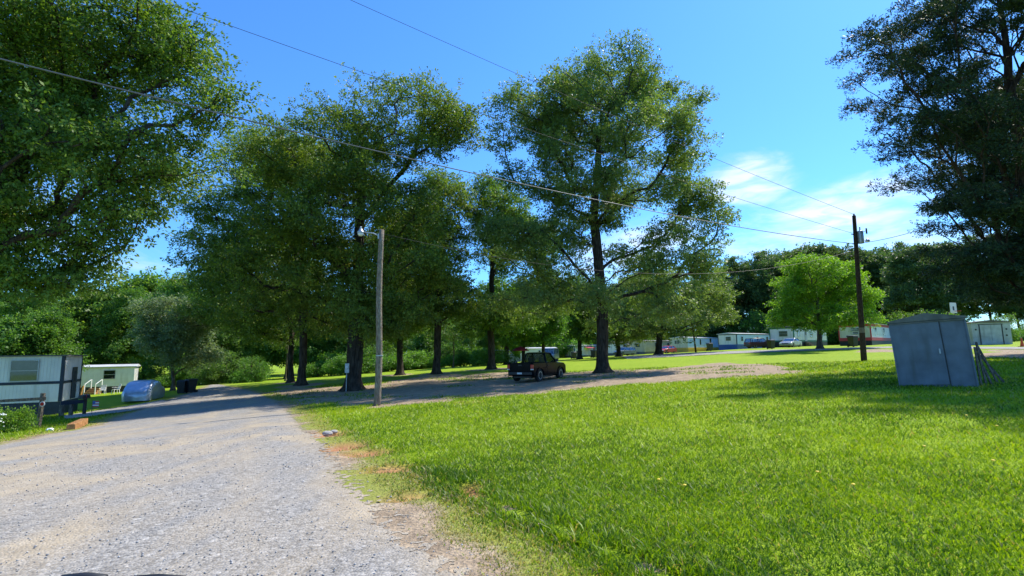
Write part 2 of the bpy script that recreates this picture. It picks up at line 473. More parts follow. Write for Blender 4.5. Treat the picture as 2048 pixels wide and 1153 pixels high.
M['leaf_oak'] = leaf_mat('oak_leaves', [(0.0, (0.034, 0.070, 0.012)), (0.55, (0.075, 0.130, 0.019)), (0.9, (0.130, 0.190, 0.028)), (1.0, (0.24, 0.23, 0.03))])
M['leaf_light'] = leaf_mat('light_oak_leaves', [(0.0, (0.050, 0.086, 0.022)), (0.55, (0.100, 0.146, 0.036)), (0.95, (0.165, 0.215, 0.055)), (1.0, (0.22, 0.22, 0.05))], 0.42)
M['leaf_bright'] = leaf_mat('bright_leaves', [(0.0, (0.045, 0.12, 0.010)), (0.6, (0.10, 0.22, 0.014)), (1.0, (0.18, 0.30, 0.024))], 0.5)
M['leaf_wood'] = leaf_mat('wood_leaves', [(0.0, (0.030, 0.072, 0.012)), (0.55, (0.066, 0.138, 0.020)), (1.0, (0.135, 0.215, 0.032))], 0.45)
M['leaf_far'] = leaf_mat('far_wood_leaves', [(0.0, (0.024, 0.050, 0.018)), (0.55, (0.050, 0.090, 0.028)), (1.0, (0.110, 0.155, 0.048))], 0.38)
M['leaf_grey'] = leaf_mat('grey_green_leaves', [(0.0, (0.050, 0.085, 0.036)), (0.6, (0.105, 0.150, 0.072)), (1.0, (0.19, 0.23, 0.13))], 0.40)
M['needle'] = leaf_mat('pine_needles', [(0.0, (0.013, 0.026, 0.014)), (0.6, (0.030, 0.050, 0.023)), (1.0, (0.070, 0.090, 0.035))], 0.22, tcol=(1.1, 1.1, 0.6), spec=0.1)
M['shrub'] = leaf_mat('shrub_leaves', [(0.0, (0.032, 0.085, 0.010)), (0.6, (0.078, 0.17, 0.018)), (1.0, (0.14, 0.24, 0.03))], 0.45)
# ------------------------------------------------------------------ ground, gravel road, dirt, grass
road_R = [(7.0, -12.0), (3.2, -3.0)] + [G(*q) for q in [(985, 1153), (880, 1075), (790, 1000), (722, 940), (668, 893), (632, 860), (604, 836), (586, 818), (560, 803), (525, 788), (485, 778), (455, 773.5), (440, 770)]]
road_L = [(-9.5, -12.0), (-8.8, 0.0), (-8.7, 4.0)] + [G(*q) for q in [(0, 888), (100, 868), (190, 851), (250, 829), (300, 811), (340, 798), (375, 787), (400, 779), (415, 774), (420, 770)]]
road_poly = road_R + road_L[::-1]
drive_poly = [G(*q) for q in [(128, 840), (128, 831), (190, 822), (260, 812), (325, 800), (335, 806), (262, 823), (190, 833)]]
lane_poly = [G(*q) for q in [(1255, 719), (1350, 714.5), (1440, 709.5), (1560, 704.5), (1640, 702), (1790, 697), (1990, 699), (2300, 702), (2300, 696), (2000, 694.5), (1790, 693.5), (1640, 698), (1540, 700.5), (1440, 704), (1340, 708.5), (1240, 714)]]
dirt_poly = [G(*q) for q in [(560, 800), (600, 818), (660, 806), (770, 812), (900, 801), (1020, 792), (1130, 781), (1290, 766), (1450, 757), (1560, 748), (1585, 738), (1520, 730), (1440, 727),
                             (1330, 735), (1260, 744), (1150, 748), (1000, 746), (880, 751), (790, 758), (740, 772), (640, 776), (590, 774), (540, 786)]]
pad_poly = [G(*q) for q in [(1690, 706), (1790, 705), (1800, 699.5), (1740, 699.5)]]
dirt2_poly = [G(*q) for q in [(1950, 712), (2120, 722), (2200, 704), (1990, 700)]]
clay_spots = [(G(690, 890), 0.62), (G(730, 905), 0.5), (G(655, 868), 0.5), (G(787, 937), 0.28), (G(845, 985), 0.2), (G(925, 975), 0.16)]
tree_spots = [(at(706, 33), 2.6), (at(603, 42), 2.4), (at(582, 48), 1.8), (at(800, 50), 2.2), (at(873, 47), 2.4), (at(983, 51), 2.4), (at(1205, 38), 3.4), (at(1318, 70), 2.5), (at(1238, 85), 2.0), (at(1640, 55), 1.0)]
ditch_line = [G(*q) for q in [(850, 950), (930, 985), (1024, 1022), (1120, 1060), (1230, 1108), (1340, 1160)]] + [(3.1, 1.8)]
lawn_bare = [(at(1078, 32), 1.2)]
def masks(x, y):
    x, y = np.asarray(x, float), np.asarray(y, float)
    nA = fbm(x * 0.55, y * 0.55, 5); nB = fbm(x * 2.1 + 40, y * 2.1, 4)
    rs = poly_sd(x, y, road_poly) + (nB - 0.5) * 0.45
    ds = poly_sd(x, y, drive_poly) + (nB - 0.5) * 0.5
    ls = poly_sd(x, y, lane_poly) + (nB - 0.5) * 0.9
    dd = poly_sd(x, y, dirt_poly) + (nA - 0.5) * 4.0
    dirt = sstep(dd, -0.9, 0.9) * (0.45 + 0.55 * sstep(nA, 0.26, 0.50))
    dirt = np.maximum(dirt, sstep(poly_sd(x, y, dirt2_poly) + (nA - 0.5) * 3, -0.6, 0.8))
    dirt = np.maximum(dirt, 0.8 * sstep(poly_sd(x, y, pad_poly) + (nB - 0.5), -0.3, 0.4))
    for (p, r) in tree_spots:
        d = np.hypot(x - p.x, y - p.y)
        dirt = np.maximum(dirt, 0.85 * sstep(d + (nA - 0.5) * 3.0, r * 1.25, r * 0.55))
    dirt = np.maximum(dirt, 0.78 * sstep(rs, -0.6, 0.05) * sstep(nA, 0.22, 0.6))
    dl = np.full(x.shape, 1e9)
    for (p0_, p1_) in zip(ditch_line[:-1], ditch_line[1:]):
        ex, ey = p1_[0] - p0_[0], p1_[1] - p0_[1]
        tt = np.clip(((x - p0_[0]) * ex + (y - p0_[1]) * ey) / (ex * ex + ey * ey), 0, 1)
        dl = np.minimum(dl, np.hypot(x - p0_[0] - tt * ex, y - p0_[1] - tt * ey))
    dl = dl + (nB - 0.5) * 0.16
    dirt = np.maximum(dirt, sstep(dl, 0.085, 0.03))
    clay = np.zeros_like(x)
    for ((cx, cy), r) in clay_spots:
        d = np.hypot(x - cx, (y - cy) * 0.8) + (nB - 0.5) * 0.75
        clay = np.maximum(clay, sstep(d, r * 1.1, r * 0.55))
    dry = sstep(rs, -0.9, -0.15) * (0.62 + 0.5 * nA) + 0.35 * sstep(nA, 0.62, 0.8) * sstep(dd, -3, -1)
    return dict(road=rs, drive=ds, lane=ls, dirt=np.clip(dirt, 0, 1), clay=clay, dry=np.clip(dry, 0, 1), nA=nA, nB=nB, ditch=dl)

def ground_material():
    mt, nd, lk, out = new_mat('lawn_and_soil')
    t = N(nd, 'ShaderNodeTexCoord')
    def noise(s, d=6, dist=0.0):
        n = N(nd, 'ShaderNodeTexNoise'); n.inputs['Scale'].default_value = s; n.inputs['Detail'].default_value = d; n.inputs['Distortion'].default_value = dist
        lk.new(t.outputs['Object'], n.inputs['Vector']); return n.outputs[0]
    def mixc(f, a, b):
        mx = N(nd, 'ShaderNodeMixRGB')
        for i, v in enumerate((f, a, b)):
            if isinstance(v, tuple): mx.inputs[i].default_value = (*v, 1)
            else: lk.new(v, mx.inputs[i])
        return mx.outputs[0]
    def attr(n):
        return N(nd, 'ShaderNodeAttribute', attribute_name=n).outputs['Fac']
    def mth(op, a, b):
        n = N(nd, 'ShaderNodeMath', operation=op, use_clamp=True)
        for i, v in enumerate((a, b)):
            if isinstance(v, (int, float)): n.inputs[i].default_value = v
            else: lk.new(v, n.inputs[i])
        return n.outputs[0]
    fine, mid, big = noise(28, 8), noise(3.0, 6, 0.4), noise(0.35, 5)
    g1 = ramp(nd, [(0.30, (0.125, 0.190, 0.006)), (0.52, (0.225, 0.330, 0.007)), (0.75, (0.310, 0.405, 0.014))]); lk.new(fine, g1.inputs[0])
    g2 = ramp(nd, [(0.35, (0.150, 0.260, 0.006)), (0.7, (0.290, 0.390, 0.016))]); lk.new(mid, g2.inputs[0])
    grass = mixc(0.45, g1.outputs[0], g2.outputs[0]) if False else None
    mx = N(nd, 'ShaderNodeMixRGB'); mx.inputs[0].default_value = 0.45; lk.new(g1.outputs[0], mx.inputs[1]); lk.new(g2.outputs[0], mx.inputs[2])
    bigr = ramp(nd, [(0.45, (0, 0, 0)), (0.75, (0.5, 0.5, 0.5))]); lk.new(big, bigr.inputs[0])
    grass = mixc(bigr.outputs[0], mx.outputs[0], (0.29, 0.36, 0.022))
    grass = mixc(mth('MULTIPLY', attr('dry'), 0.75), grass, (0.26, 0.215, 0.085))
    soil = ramp(nd, [(0.25, (0.22, 0.165, 0.11)), (0.55, (0.38, 0.295, 0.20)), (0.8, (0.52, 0.42, 0.29))]); lk.new(mid, soil.inputs[0])
    soil2 = ramp(nd, [(0.35, (0.7, 0.7, 0.7)), (0.7, (1.15, 1.12, 1.08))]); lk.new(fine, soil2.inputs[0])
    sm = N(nd, 'ShaderNodeMixRGB', blend_type='MULTIPLY'); sm.inputs[0].default_value = 1; lk.new(soil.outputs[0], sm.inputs[1]); lk.new(soil2.outputs[0], sm.inputs[2])
    df = mth('ADD', attr('dirt'), mth('MULTIPLY', mth('SUBTRACT', mid, 0.5), 0.9))
    dr = ramp(nd, [(0.36, (0, 0, 0)), (0.62, (1, 1, 1))]); lk.new(df, dr.inputs[0])
    c = mixc(dr.outputs[0], grass, sm.outputs[0])
    cl = ramp(nd, [(0.3, (0.27, 0.105, 0.05)), (0.6, (0.46, 0.22, 0.11)), (0.8, (0.52, 0.32, 0.18))]); lk.new(mid, cl.inputs[0])
    c = mixc(attr('clay'), c, cl.outputs[0])
    b = N(nd, 'ShaderNodeBsdfPrincipled'); b.inputs['Roughness'].default_value = 0.9; b.inputs['Specular IOR Level'].default_value = 0.15
    lk.new(c, b.inputs['Base Color'])
    hh = mth('ADD', mth('MULTIPLY', fine, 0.6), mth('MULTIPLY', mid, 0.5))
    bp = N(nd, 'ShaderNodeBump'); bp.inputs['Strength'].default_value = 0.8; bp.inputs['Distance'].default_value = 0.08
    lk.new(hh, bp.inputs['Height']); lk.new(bp.outputs[0], b.inputs['Normal'])
    lk.new(b.outputs[0], out.inputs[0])
    return mt
M['ground'] = ground_material()
gx = 12 * np.sinh(np.linspace(-4.6, 4.6, 300)); gy = 8 + 12 * np.sinh(np.linspace(-1.5, 4.7, 270))
GX, GY = np.meshgrid(gx, gy)
mk = masks(GX, GY)
GZ = gz(GX, GY) - 0.05 * sstep(mk['road'], 1.1, 1.9) - 0.05 * sstep(mk['drive'], 0.1, 0.4) - 0.05 * sstep(mk['lane'], 0.4, 1.2)
GZ = GZ + (mk['nB'] - 0.5) * 0.05 * sstep(-mk['road'], 0.0, 1.5) - 0.10 * mk['clay'] - 0.05 * sstep(mk['ditch'], 0.25, 0.0)
ny, nx = GX.shape
idx = np.arange(nx * ny).reshape(ny, nx)
fc = np.stack([idx[:-1, :-1], idx[:-1, 1:], idx[1:, 1:], idx[1:, :-1]], -1).reshape(-1, 4)
me = np_mesh('ground', np.c_[GX.ravel(), GY.ravel(), GZ.ravel()], fc, M['ground'],
             {k: ('POINT', mk[k].ravel()) for k in ('dirt', 'clay', 'dry')}, smooth=True)
tag(link('ground', me), kind='structure')

def gravel_material(name, base, tan):
    mt, nd, lk, out = new_mat(name)
    t = N(nd, 'ShaderNodeTexCoord')
    def noise(s, d=6, stretch=None):
        n = N(nd, 'ShaderNodeTexNoise'); n.inputs['Scale'].default_value = s; n.inputs['Detail'].default_value = d
        if stretch:
            q = N(nd, 'ShaderNodeMapping'); q.inputs['Scale'].default_value = stretch; q.inputs['Rotation'].default_value = (0, 0, R(-24))
            lk.new(t.outputs['Object'], q.inputs[0]); lk.new(q.outputs[0], n.inputs['Vector'])
        else: lk.new(t.outputs['Object'], n.inputs['Vector'])
        return n.outputs[0]
    v = N(nd, 'ShaderNodeTexVoronoi'); v.inputs['Scale'].default_value = 42; lk.new(t.outputs['Object'], v.inputs['Vector'])
    v2 = N(nd, 'ShaderNodeTexVoronoi'); v2.inputs['Scale'].default_value = 17; lk.new(t.outputs['Object'], v2.inputs['Vector'])
    sep = N(nd, 'ShaderNodeSeparateColor'); lk.new(v.outputs['Color'], sep.inputs[0])
    st = ramp(nd, [(0.0, tuple(x * 0.62 for x in base)), (0.5, base), (1.0, tuple(min(1, x * 1.42) for x in base))]); lk.new(sep.outputs[0], st.inputs[0])
    sep2 = N(nd, 'ShaderNodeSeparateColor'); lk.new(v2.outputs['Color'], sep2.inputs[0])
    st2 = ramp(nd, [(0.0, (0.72, 0.72, 0.72)), (0.08, (0.95, 0.95, 0.95)), (0.93, (1.03, 1.03, 1.03)), (1.0, (1.35, 1.35, 1.35))]); lk.new(sep2.outputs[0], st2.inputs[0])
    mu = N(nd, 'ShaderNodeMixRGB', blend_type='MULTIPLY'); mu.inputs[0].default_value = 1; lk.new(st.outputs[0], mu.inputs[1]); lk.new(st2.outputs[0], mu.inputs[2])
    big = noise(0.55, 5, (2.2, 0.55, 1)); mid = noise(2.3, 5)
    tr = ramp(nd, [(0.44, (0, 0, 0)), (0.66, (0.8, 0.8, 0.8))]); lk.new(big, tr.inputs[0])
    ed = N(nd, 'ShaderNodeAttribute', attribute_name='edge').outputs['Fac']
    add = N(nd, 'ShaderNodeMath', operation='ADD', use_clamp=True); lk.new(tr.outputs[0], add.inputs[0])
    em = N(nd, 'ShaderNodeMath', operation='MULTIPLY_ADD'); lk.new(mid, em.inputs[0]); em.inputs[1].default_value = 0.8; em.inputs[2].default_value = 0.35
    em2 = N(nd, 'ShaderNodeMath', operation='MULTIPLY'); lk.new(em.outputs[0], em2.inputs[0]); lk.new(ed, em2.inputs[1])
    ta = N(nd, 'ShaderNodeAttribute', attribute_name='tan').outputs['Fac']
    em3 = N(nd, 'ShaderNodeMath', operation='ADD'); lk.new(em2.outputs[0], em3.inputs[0]); lk.new(ta, em3.inputs[1])
    lk.new(em3.outputs[0], add.inputs[1])
    tn = ramp(nd, [(0.3, tuple(x * 0.8 for x in tan)), (0.7, tuple(x * 1.15 for x in tan))]); lk.new(mid, tn.inputs[0])
    tn2 = N(nd, 'ShaderNodeMixRGB'); tn2.inputs[0].default_value = 0.35; lk.new(tn.outputs[0], tn2.inputs[1]); lk.new(mu.outputs[0], tn2.inputs[2])
    mx = N(nd, 'ShaderNodeMixRGB'); lk.new(add.outputs[0], mx.inputs[0]); lk.new(mu.outputs[0], mx.inputs[1]); lk.new(tn2.outputs[0], mx.inputs[2])
    b = N(nd, 'ShaderNodeBsdfPrincipled'); b.inputs['Roughness'].default_value = 0.9; b.inputs['Specular IOR Level'].default_value = 0.2
    lk.new(mx.outputs[0], b.inputs['Base Color'])
    hsum = N(nd, 'ShaderNodeMath', operation='MULTIPLY_ADD'); lk.new(v.outputs['Distance'], hsum.inputs[0]); hsum.inputs[1].default_value = -1.0; lk.new(mid, hsum.inputs[2])
    bp = N(nd, 'ShaderNodeBump'); bp.inputs['Strength'].default_value = 0.38; bp.inputs['Distance'].default_value = 0.03
    lk.new(hsum.outputs[0], bp.inputs['Height']); lk.new(bp.outputs[0], b.inputs['Normal'])
    # the gravel thins out raggedly at its borders
    fn = noise(9, 8)
    rag = N(nd, 'ShaderNodeMath', operation='MULTIPLY_ADD'); lk.new(ed, rag.inputs[0]); rag.inputs[1].default_value = 0.62; lk.new(fn, rag.inputs[2])
    gt = N(nd, 'ShaderNodeMath', operation='GREATER_THAN'); lk.new(rag.outputs[0], gt.inputs[0]); gt.inputs[1].default_value = 0.97
    trb = N(nd, 'ShaderNodeBsdfTransparent'); ms = N(nd, 'ShaderNodeMixShader')
    lk.new(gt.outputs[0], ms.inputs[0]); lk.new(b.outputs[0], ms.inputs[1]); lk.new(trb.outputs[0], ms.inputs[2])
    lk.new(ms.outputs[0], out.inputs[0])
    return mt
M['gravel'] = gravel_material('road_gravel', (0.262, 0.248, 0.222), (0.42, 0.335, 0.215))
M['gravel2'] = gravel_material('lane_gravel', (0.27, 0.265, 0.25), (0.36, 0.31, 0.23))
def resample(pl, n):
    pl = np.array(pl); d = np.r_[0, np.cumsum(np.hypot(*np.diff(pl, axis=0).T))]
    # denser near the camera
    t = np.linspace(0, d[-1], n)
    return np.c_[np.interp(t, d, pl[:, 0]), np.interp(t, d, pl[:, 1])]
def strip(name, left, right, n, k, mat, jit, lift=0.008, spots=(), tracks=()):
    a, b = resample(left, n), resample(right, n)
    u = np.linspace(0, 1, k)
    X = a[:, None, 0] * (1 - u) + b[:, None, 0] * u; Y = a[:, None, 1] * (1 - u) + b[:, None, 1] * u
    dirv = (b - a) / (np.linalg.norm(b - a, axis=1)[:, None] + 1e-9)
    e0 = (fbm(a[:, 0] * 1.3, a[:, 1] * 1.3 + 5, 5) - 0.5) * jit * 2; e1 = (fbm(b[:, 0] * 1.3 + 9, b[:, 1] * 1.3, 5) - 0.5) * jit * 2
    X = X + dirv[:, None, 0] * (e0[:, None] * (1 - u) + e1[:, None] * u); Y = Y + dirv[:, None, 1] * (e0[:, None] * (1 - u) + e1[:, None] * u)
    W = np.linalg.norm(b - a, axis=1)[:, None]
    edge_d = np.minimum(u, 1 - u)[None] * W
    Z = gz(X, Y) + lift + 0.02 * sstep(edge_d, 0.6, 1.6)
    ix = np.arange(n * k).reshape(n, k)
    f = np.stack([ix[:-1, :-1], ix[:-1, 1:], ix[1:, 1:], ix[1:, :-1]], -1).reshape(-1, 4)
    ed = 1 - sstep(edge_d, 0.05, 1.1)
    tanv = sum(0.42 * np.exp(-((u[None] * W - W * c_) / 0.34) ** 2) for c_ in tracks) * (0.35 + 0.9 * fbm(X * 0.8, Y * 0.35)) if len(tracks) else np.zeros_like(ed)
    tanv = tanv + np.zeros_like(ed)
    for ((cx, cy), r_) in spots:
        q_ = np.hypot((X - cx) * 0.8, Y - cy) + (fbm(X * 0.9, Y * 0.9) - 0.5) * 2.0
        tanv = np.maximum(tanv, 0.85 * sstep(q_, r_, r_ * 0.3))
    return tag(link(name, np_mesh(name, np.c_[X.ravel(), Y.ravel(), Z.ravel()], f, mat, {'edge': ('POINT', ed.ravel()), 'tan': ('POINT', tanv.ravel())}, smooth=True)), kind='structure')
strip('gravel_road', road_L, road_R, 420, 30, M['gravel'], 0.3, 0.004, [(G(60, 975), 1.4), (G(10, 915), 1.3), (G(230, 905), 0.9), (G(95, 893), 0.9), (G(570, 850), 1.2), (G(600, 880), 0.8)], (0.36, 0.58, 0.80))
strip('driveway', [drive_poly[i] for i in (1, 2, 3, 4)], [drive_poly[i] for i in (0, 7, 6, 5)], 60, 6, M['gravel2'], 0.15)
strip('gravel_lane', lane_poly[:8], lane_poly[8:][::-1], 160, 8, M['gravel2'], 0.4, 0.02)

# loose stones lying on the road
def scatter_ring(n, r0, r1, az, p=1.0):
    u = rng.random(n)
    r = r0 * (r1 / r0) ** (u ** p); a = R(az[0]) + rng.random(n) * R(az[1] - az[0])
    return r * np.sin(a), r * np.cos(a), r
x, y, r = scatter_ring(16000, 2.4, 16, (-48, 30), 0.9)
mm = masks(x, y)
keep = mm['road'] > rng.normal(0.0, 0.25, len(x)) + 0.1
x, y, r = x[keep], y[keep], r[keep]
oct_v = np.array([(1, 0, 0), (-1, 0, 0), (0, 1, 0), (0, -1, 0), (0, 0, 1), (0, 0, -1)], float)
oct_f = np.array([(0, 2, 4), (2, 1, 4), (1, 3, 4), (3, 0, 4), (2, 0, 5), (1, 2, 5), (3, 1, 5), (0, 3, 5)])
n = len(x)
sz = (0.0035 + 0.0085 * rng.random(n) ** 5) * (0.75 + r / 14)
V = oct_v[None] * (0.6 + 0.8 * rng.random((n, 6, 1))) * sz[:, None, None]
V[..., 2] *= 0.7
ang = rng.random(n) * 6.28; c, s = np.cos(ang)[:, None], np.sin(ang)[:, None]
V = np.stack([V[..., 0] * c - V[..., 1] * s, V[..., 0] * s + V[..., 1] * c, V[..., 2]], -1)
V += np.stack([x, y, gz(x, y) + 0.028 + sz * 0.15], -1)[:, None]
stone_m, nd, lk, out = new_mat('loose_stone')
a = N(nd, 'ShaderNodeAttribute', attribute_name='rnd')
rr = ramp(nd, [(0, (0.21, 0.21, 0.21)), (0.4, (0.27, 0.27, 0.265)), (0.85, (0.34, 0.34, 0.33)), (1, (0.52, 0.5, 0.47))]); lk.new(a.outputs['Fac'], rr.inputs[0])
b = N(nd, 'ShaderNodeBsdfPrincipled'); b.inputs['Roughness'].default_value = 0.85; lk.new(rr.outputs[0], b.inputs['Base Color']); lk.new(b.outputs[0], out.inputs[0])
fs = (oct_f[None] + (np.arange(n) * 6)[:, None, None]).reshape(-1, 3)
o = link('loose_gravel', np_mesh('loose_gravel', V.reshape(-1, 3), fs, stone_m, {'rnd': ('FACE', np.repeat(rng.random(n), 8))}))
tag(o, 'loose grey stones scattered over the gravel road in the foreground', 'gravel', kind='stuff')

# grass blades
M['grass'] = leaf_mat('grass_blades', [(0.0, (0.055, 0.135, 0.006)), (0.45, (0.225, 0.360, 0.007)), (0.86, (0.360, 0.460, 0.012)), (0.88, (0.36, 0.29, 0.11)), (1.0, (0.46, 0.38, 0.18))], 0.45, 0.45, tcol=(1.2, 1.2, 0.4), gain=0.92)
def grass(n, r0, r1, seg, hgt, wid, name, label):
    x, y, r = scatter_ring(n, r0, r1, (-52, 52), 0.85)
    mm = masks(x, y)
    rs = mm['road']
    bare = np.maximum(mm['dirt'] * (0.97 - 0.62 * sstep(rs, -1.0, -0.4)), mm['clay'])
    keep = (rng.random(n) > bare * 1.05) & (rs < -0.02 + rng.exponential(0.06, n) - 0.06) & (mm['drive'] < 0.05) & (mm['lane'] < 0.1)
    keep &= rng.random(n) < (sstep(r, 9.5, 6.0) if seg == 2 else sstep(r, 5.2, 8.8))      # the two meshes blend into each other
    edge = sstep(rs, -0.9, -0.1)
    keep &= rng.random(n) > edge * 0.15
    x, y, r, edge = x[keep], y[keep], r[keep], edge[keep]
    nA, nB, dry = mm['nA'][keep], mm['nB'][keep], mm['dry'][keep]
    n = len(x)
    weed = sstep(nB, 0.60, 0.75) * sstep(r, 9, 4)                       # taller weedy tufts near the ditch
    dk = mm['ditch'][keep]; ditch = sstep(dk, 0.5, 0.1) * sstep(r, 12, 8); weed = np.maximum(weed, 0.55 * (rng.random(n) < 0.5))
    h = hgt * (0.55 + 0.75 * rng.random(n)) * (1 + r / 30) * (1 - 0.5 * edge) * (1 + (0.6 + 1.3 * rng.random(n)) * weed * ditch)
    w = wid * (0.7 + 0.6 * rng.random(n)) * (1 + r / 7.0) * (1 + 0.6 * weed * ditch)
    a = rng.random(n) * 6.283; lean = (0.35 + 1.15 * rng.random(n)) * h
    dx, dy = np.cos(a), np.sin(a); px, py = -dy, dx
    tw = rng.random(n) * 6.283; px, py = np.cos(tw), np.sin(tw)
    z = gz(x, y) - 0.01
    B = np.stack([x, y, z], -1)
    side = np.stack([px * w / 2, py * w / 2, 0 * w], -1)
    tip = B + np.stack([dx * lean, dy * lean, h], -1)
    tone = np.clip(0.40 + 0.75 * (nA - 0.5) + 0.9 * (fbm(x * 0.16 + 3, y * 0.16, 3) - 0.5) + 0.78 * (rng.random(n) - 0.5), 0, 0.86)
    straw = rng.random(n) < (0.035 + 0.75 * dry)
    tone = np.where(straw, 0.88 + 0.12 * rng.random(n), tone)
    if seg == 1:
        Vv = np.stack([B - side, B + side, tip], 1); F_ = np.arange(n * 3).reshape(n, 3)
        me = np_mesh(name, Vv.reshape(-1, 3), F_, M['grass'], {'rnd': ('FACE', tone)})
    else:
        midp = B + np.stack([dx * lean * 0.35, dy * lean * 0.35, h * 0.65], -1)
        Vv = np.stack([B - side, B + side, midp + side * 0.8, midp - side * 0.8, tip], 1)
        o_ = (np.arange(n) * 5)[:, None]
        F_ = np.concatenate([o_ + np.array([0, 1, 2]), o_ + np.array([0, 2, 3]), o_ + np.array([3, 2, 4])])
        me = np_mesh(name, Vv.reshape(-1, 3), F_, M['grass'], {'rnd': ('FACE', np.tile(tone, 3))})
    tag(link(name, me), label, 'grass', kind='stuff')
grass(190000, 2.6, 9.5, 2, 0.046, 0.0056, 'lawn_grass', 'bright green mown grass nearest the camera beside the gravel road')
grass(330000, 5.2, 42.0, 1, 0.050, 0.0078, 'far_lawn_grass', 'mown green lawn stretching back to the trees and trailers')

# a few dandelions in the lawn
for i, (px, py) in enumerate([(1318, 973), (1370, 985), (1708, 985), (1738, 818), (1762, 806), (1934, 840), (1988, 935), (1995, 862), (1698, 804), (1636, 958), (1560, 880), (1850, 905)]):
    x_, y_ = G(px, py); z_ = gz(x_, y_)
    d_ = thing('dandelion', 'single small yellow flower in the mown lawn', 'flower', (x_, y_, z_), 0, 'yellow flowers in the lawn')
    MB().tube([(0, 0, -0.01), (0.004, 0, 0.07)], 0.002, 4).build('stem', M['shrub'], d_)
    MB().lathe([(0.004, 0.066), (0.020, 0.076), (0.022, 0.082), (0.012, 0.088), (0.003, 0.089)], n=8).build('bloom', M['bloom'], d_)
# ------------------------------------------------------------------ trees
def unit(v):
    return v / (np.linalg.norm(v, axis=-1, keepdims=True) + 1e-9)
def leaf_mesh(name, centers, outward, per, spread, L, W, mat, g, sprigs=9, droop=0.25, sprig_r=0.13, flat=0.62, tri=True):
    n = len(centers)
    sp = centers[:, None] + g.normal(size=(n, sprigs, 3)) * spread * np.array([1, 1, flat])
    k = max(1, per // sprigs)
    cnt = n * sprigs * k
    base = np.repeat(sp.reshape(-1, 3), k, 0)
    off = g.normal(size=(cnt, 3)); off = unit(off) * (g.random((cnt, 1)) ** 0.5) * sprig_r * 1.6
    off[:, 2] *= 0.7
    p = base + off
    ax = unit(unit(off) * 0.8 + np.repeat(outward, sprigs * k, 0) * 0.5 + g.normal(size=(cnt, 3)) * 0.4 - np.array([0, 0, droop]))
    nr = unit(g.normal(size=(cnt, 3)) * 0.75 + np.array([0, 0, 0.8]) + np.repeat(outward, sprigs * k, 0) * 0.35)
    sd = unit(np.cross(ax, nr))
    s = (0.65 + 0.7 * g.random((cnt, 1)))
    l, w = L * s, W * s
    mid = p + ax * l * 0.45 + unit(np.cross(sd, ax)) * l * 0.06
    if tri:
        V = np.stack([p, mid + ax * l * 0.2 + sd * w * 0.6, p + ax * l * 0.9 - sd * w * 0.35], 1).reshape(-1, 3); Fc = np.arange(cnt * 3).reshape(-1, 3)
    else:
        V = np.stack([p, mid + sd * w / 2, p + ax * l, mid - sd * w / 2], 1).reshape(-1, 3); Fc = np.arange(cnt * 4).reshape(-1, 4)
    tone = np.clip(0.5 + np.repeat(g.normal(size=n) * 0.14, sprigs * k) + np.repeat(g.normal(size=n * sprigs) * 0.08, k) + g.normal(size=cnt) * 0.16, 0, 0.93)
    odd = g.random(cnt) < 0.006
    tone = np.where(odd, 1.0, tone)
    return np_mesh(name, V, Fc, mat, {'rnd': ('FACE', tone)})
def frusta(a, b, ra, rb, sides):
    n = len(a)
    d = unit(b - a); ref = np.where(np.abs(d[:, 2:3]) > 0.9, np.array([[1.0, 0, 0]]), np.array([[0, 0, 1.0]]))
    x = unit(np.cross(d, ref)); y = np.cross(d, x)
    t = np.arange(sides) * 2 * np.pi / sides
    ring = x[:, None] * np.cos(t)[None, :, None] + y[:, None] * np.sin(t)[None, :, None]
    V = np.concatenate([a[:, None] + ring * ra[:, None, None], b[:, None] + ring * rb[:, None, None]], 1).reshape(-1, 3)
    k = np.arange(sides); q = np.stack([k, (k + 1) % sides, (k + 1) % sides + sides, k + sides], -1)
    return V, (q[None] + (np.arange(n) * 2 * sides)[:, None, None]).reshape(-1, 4)
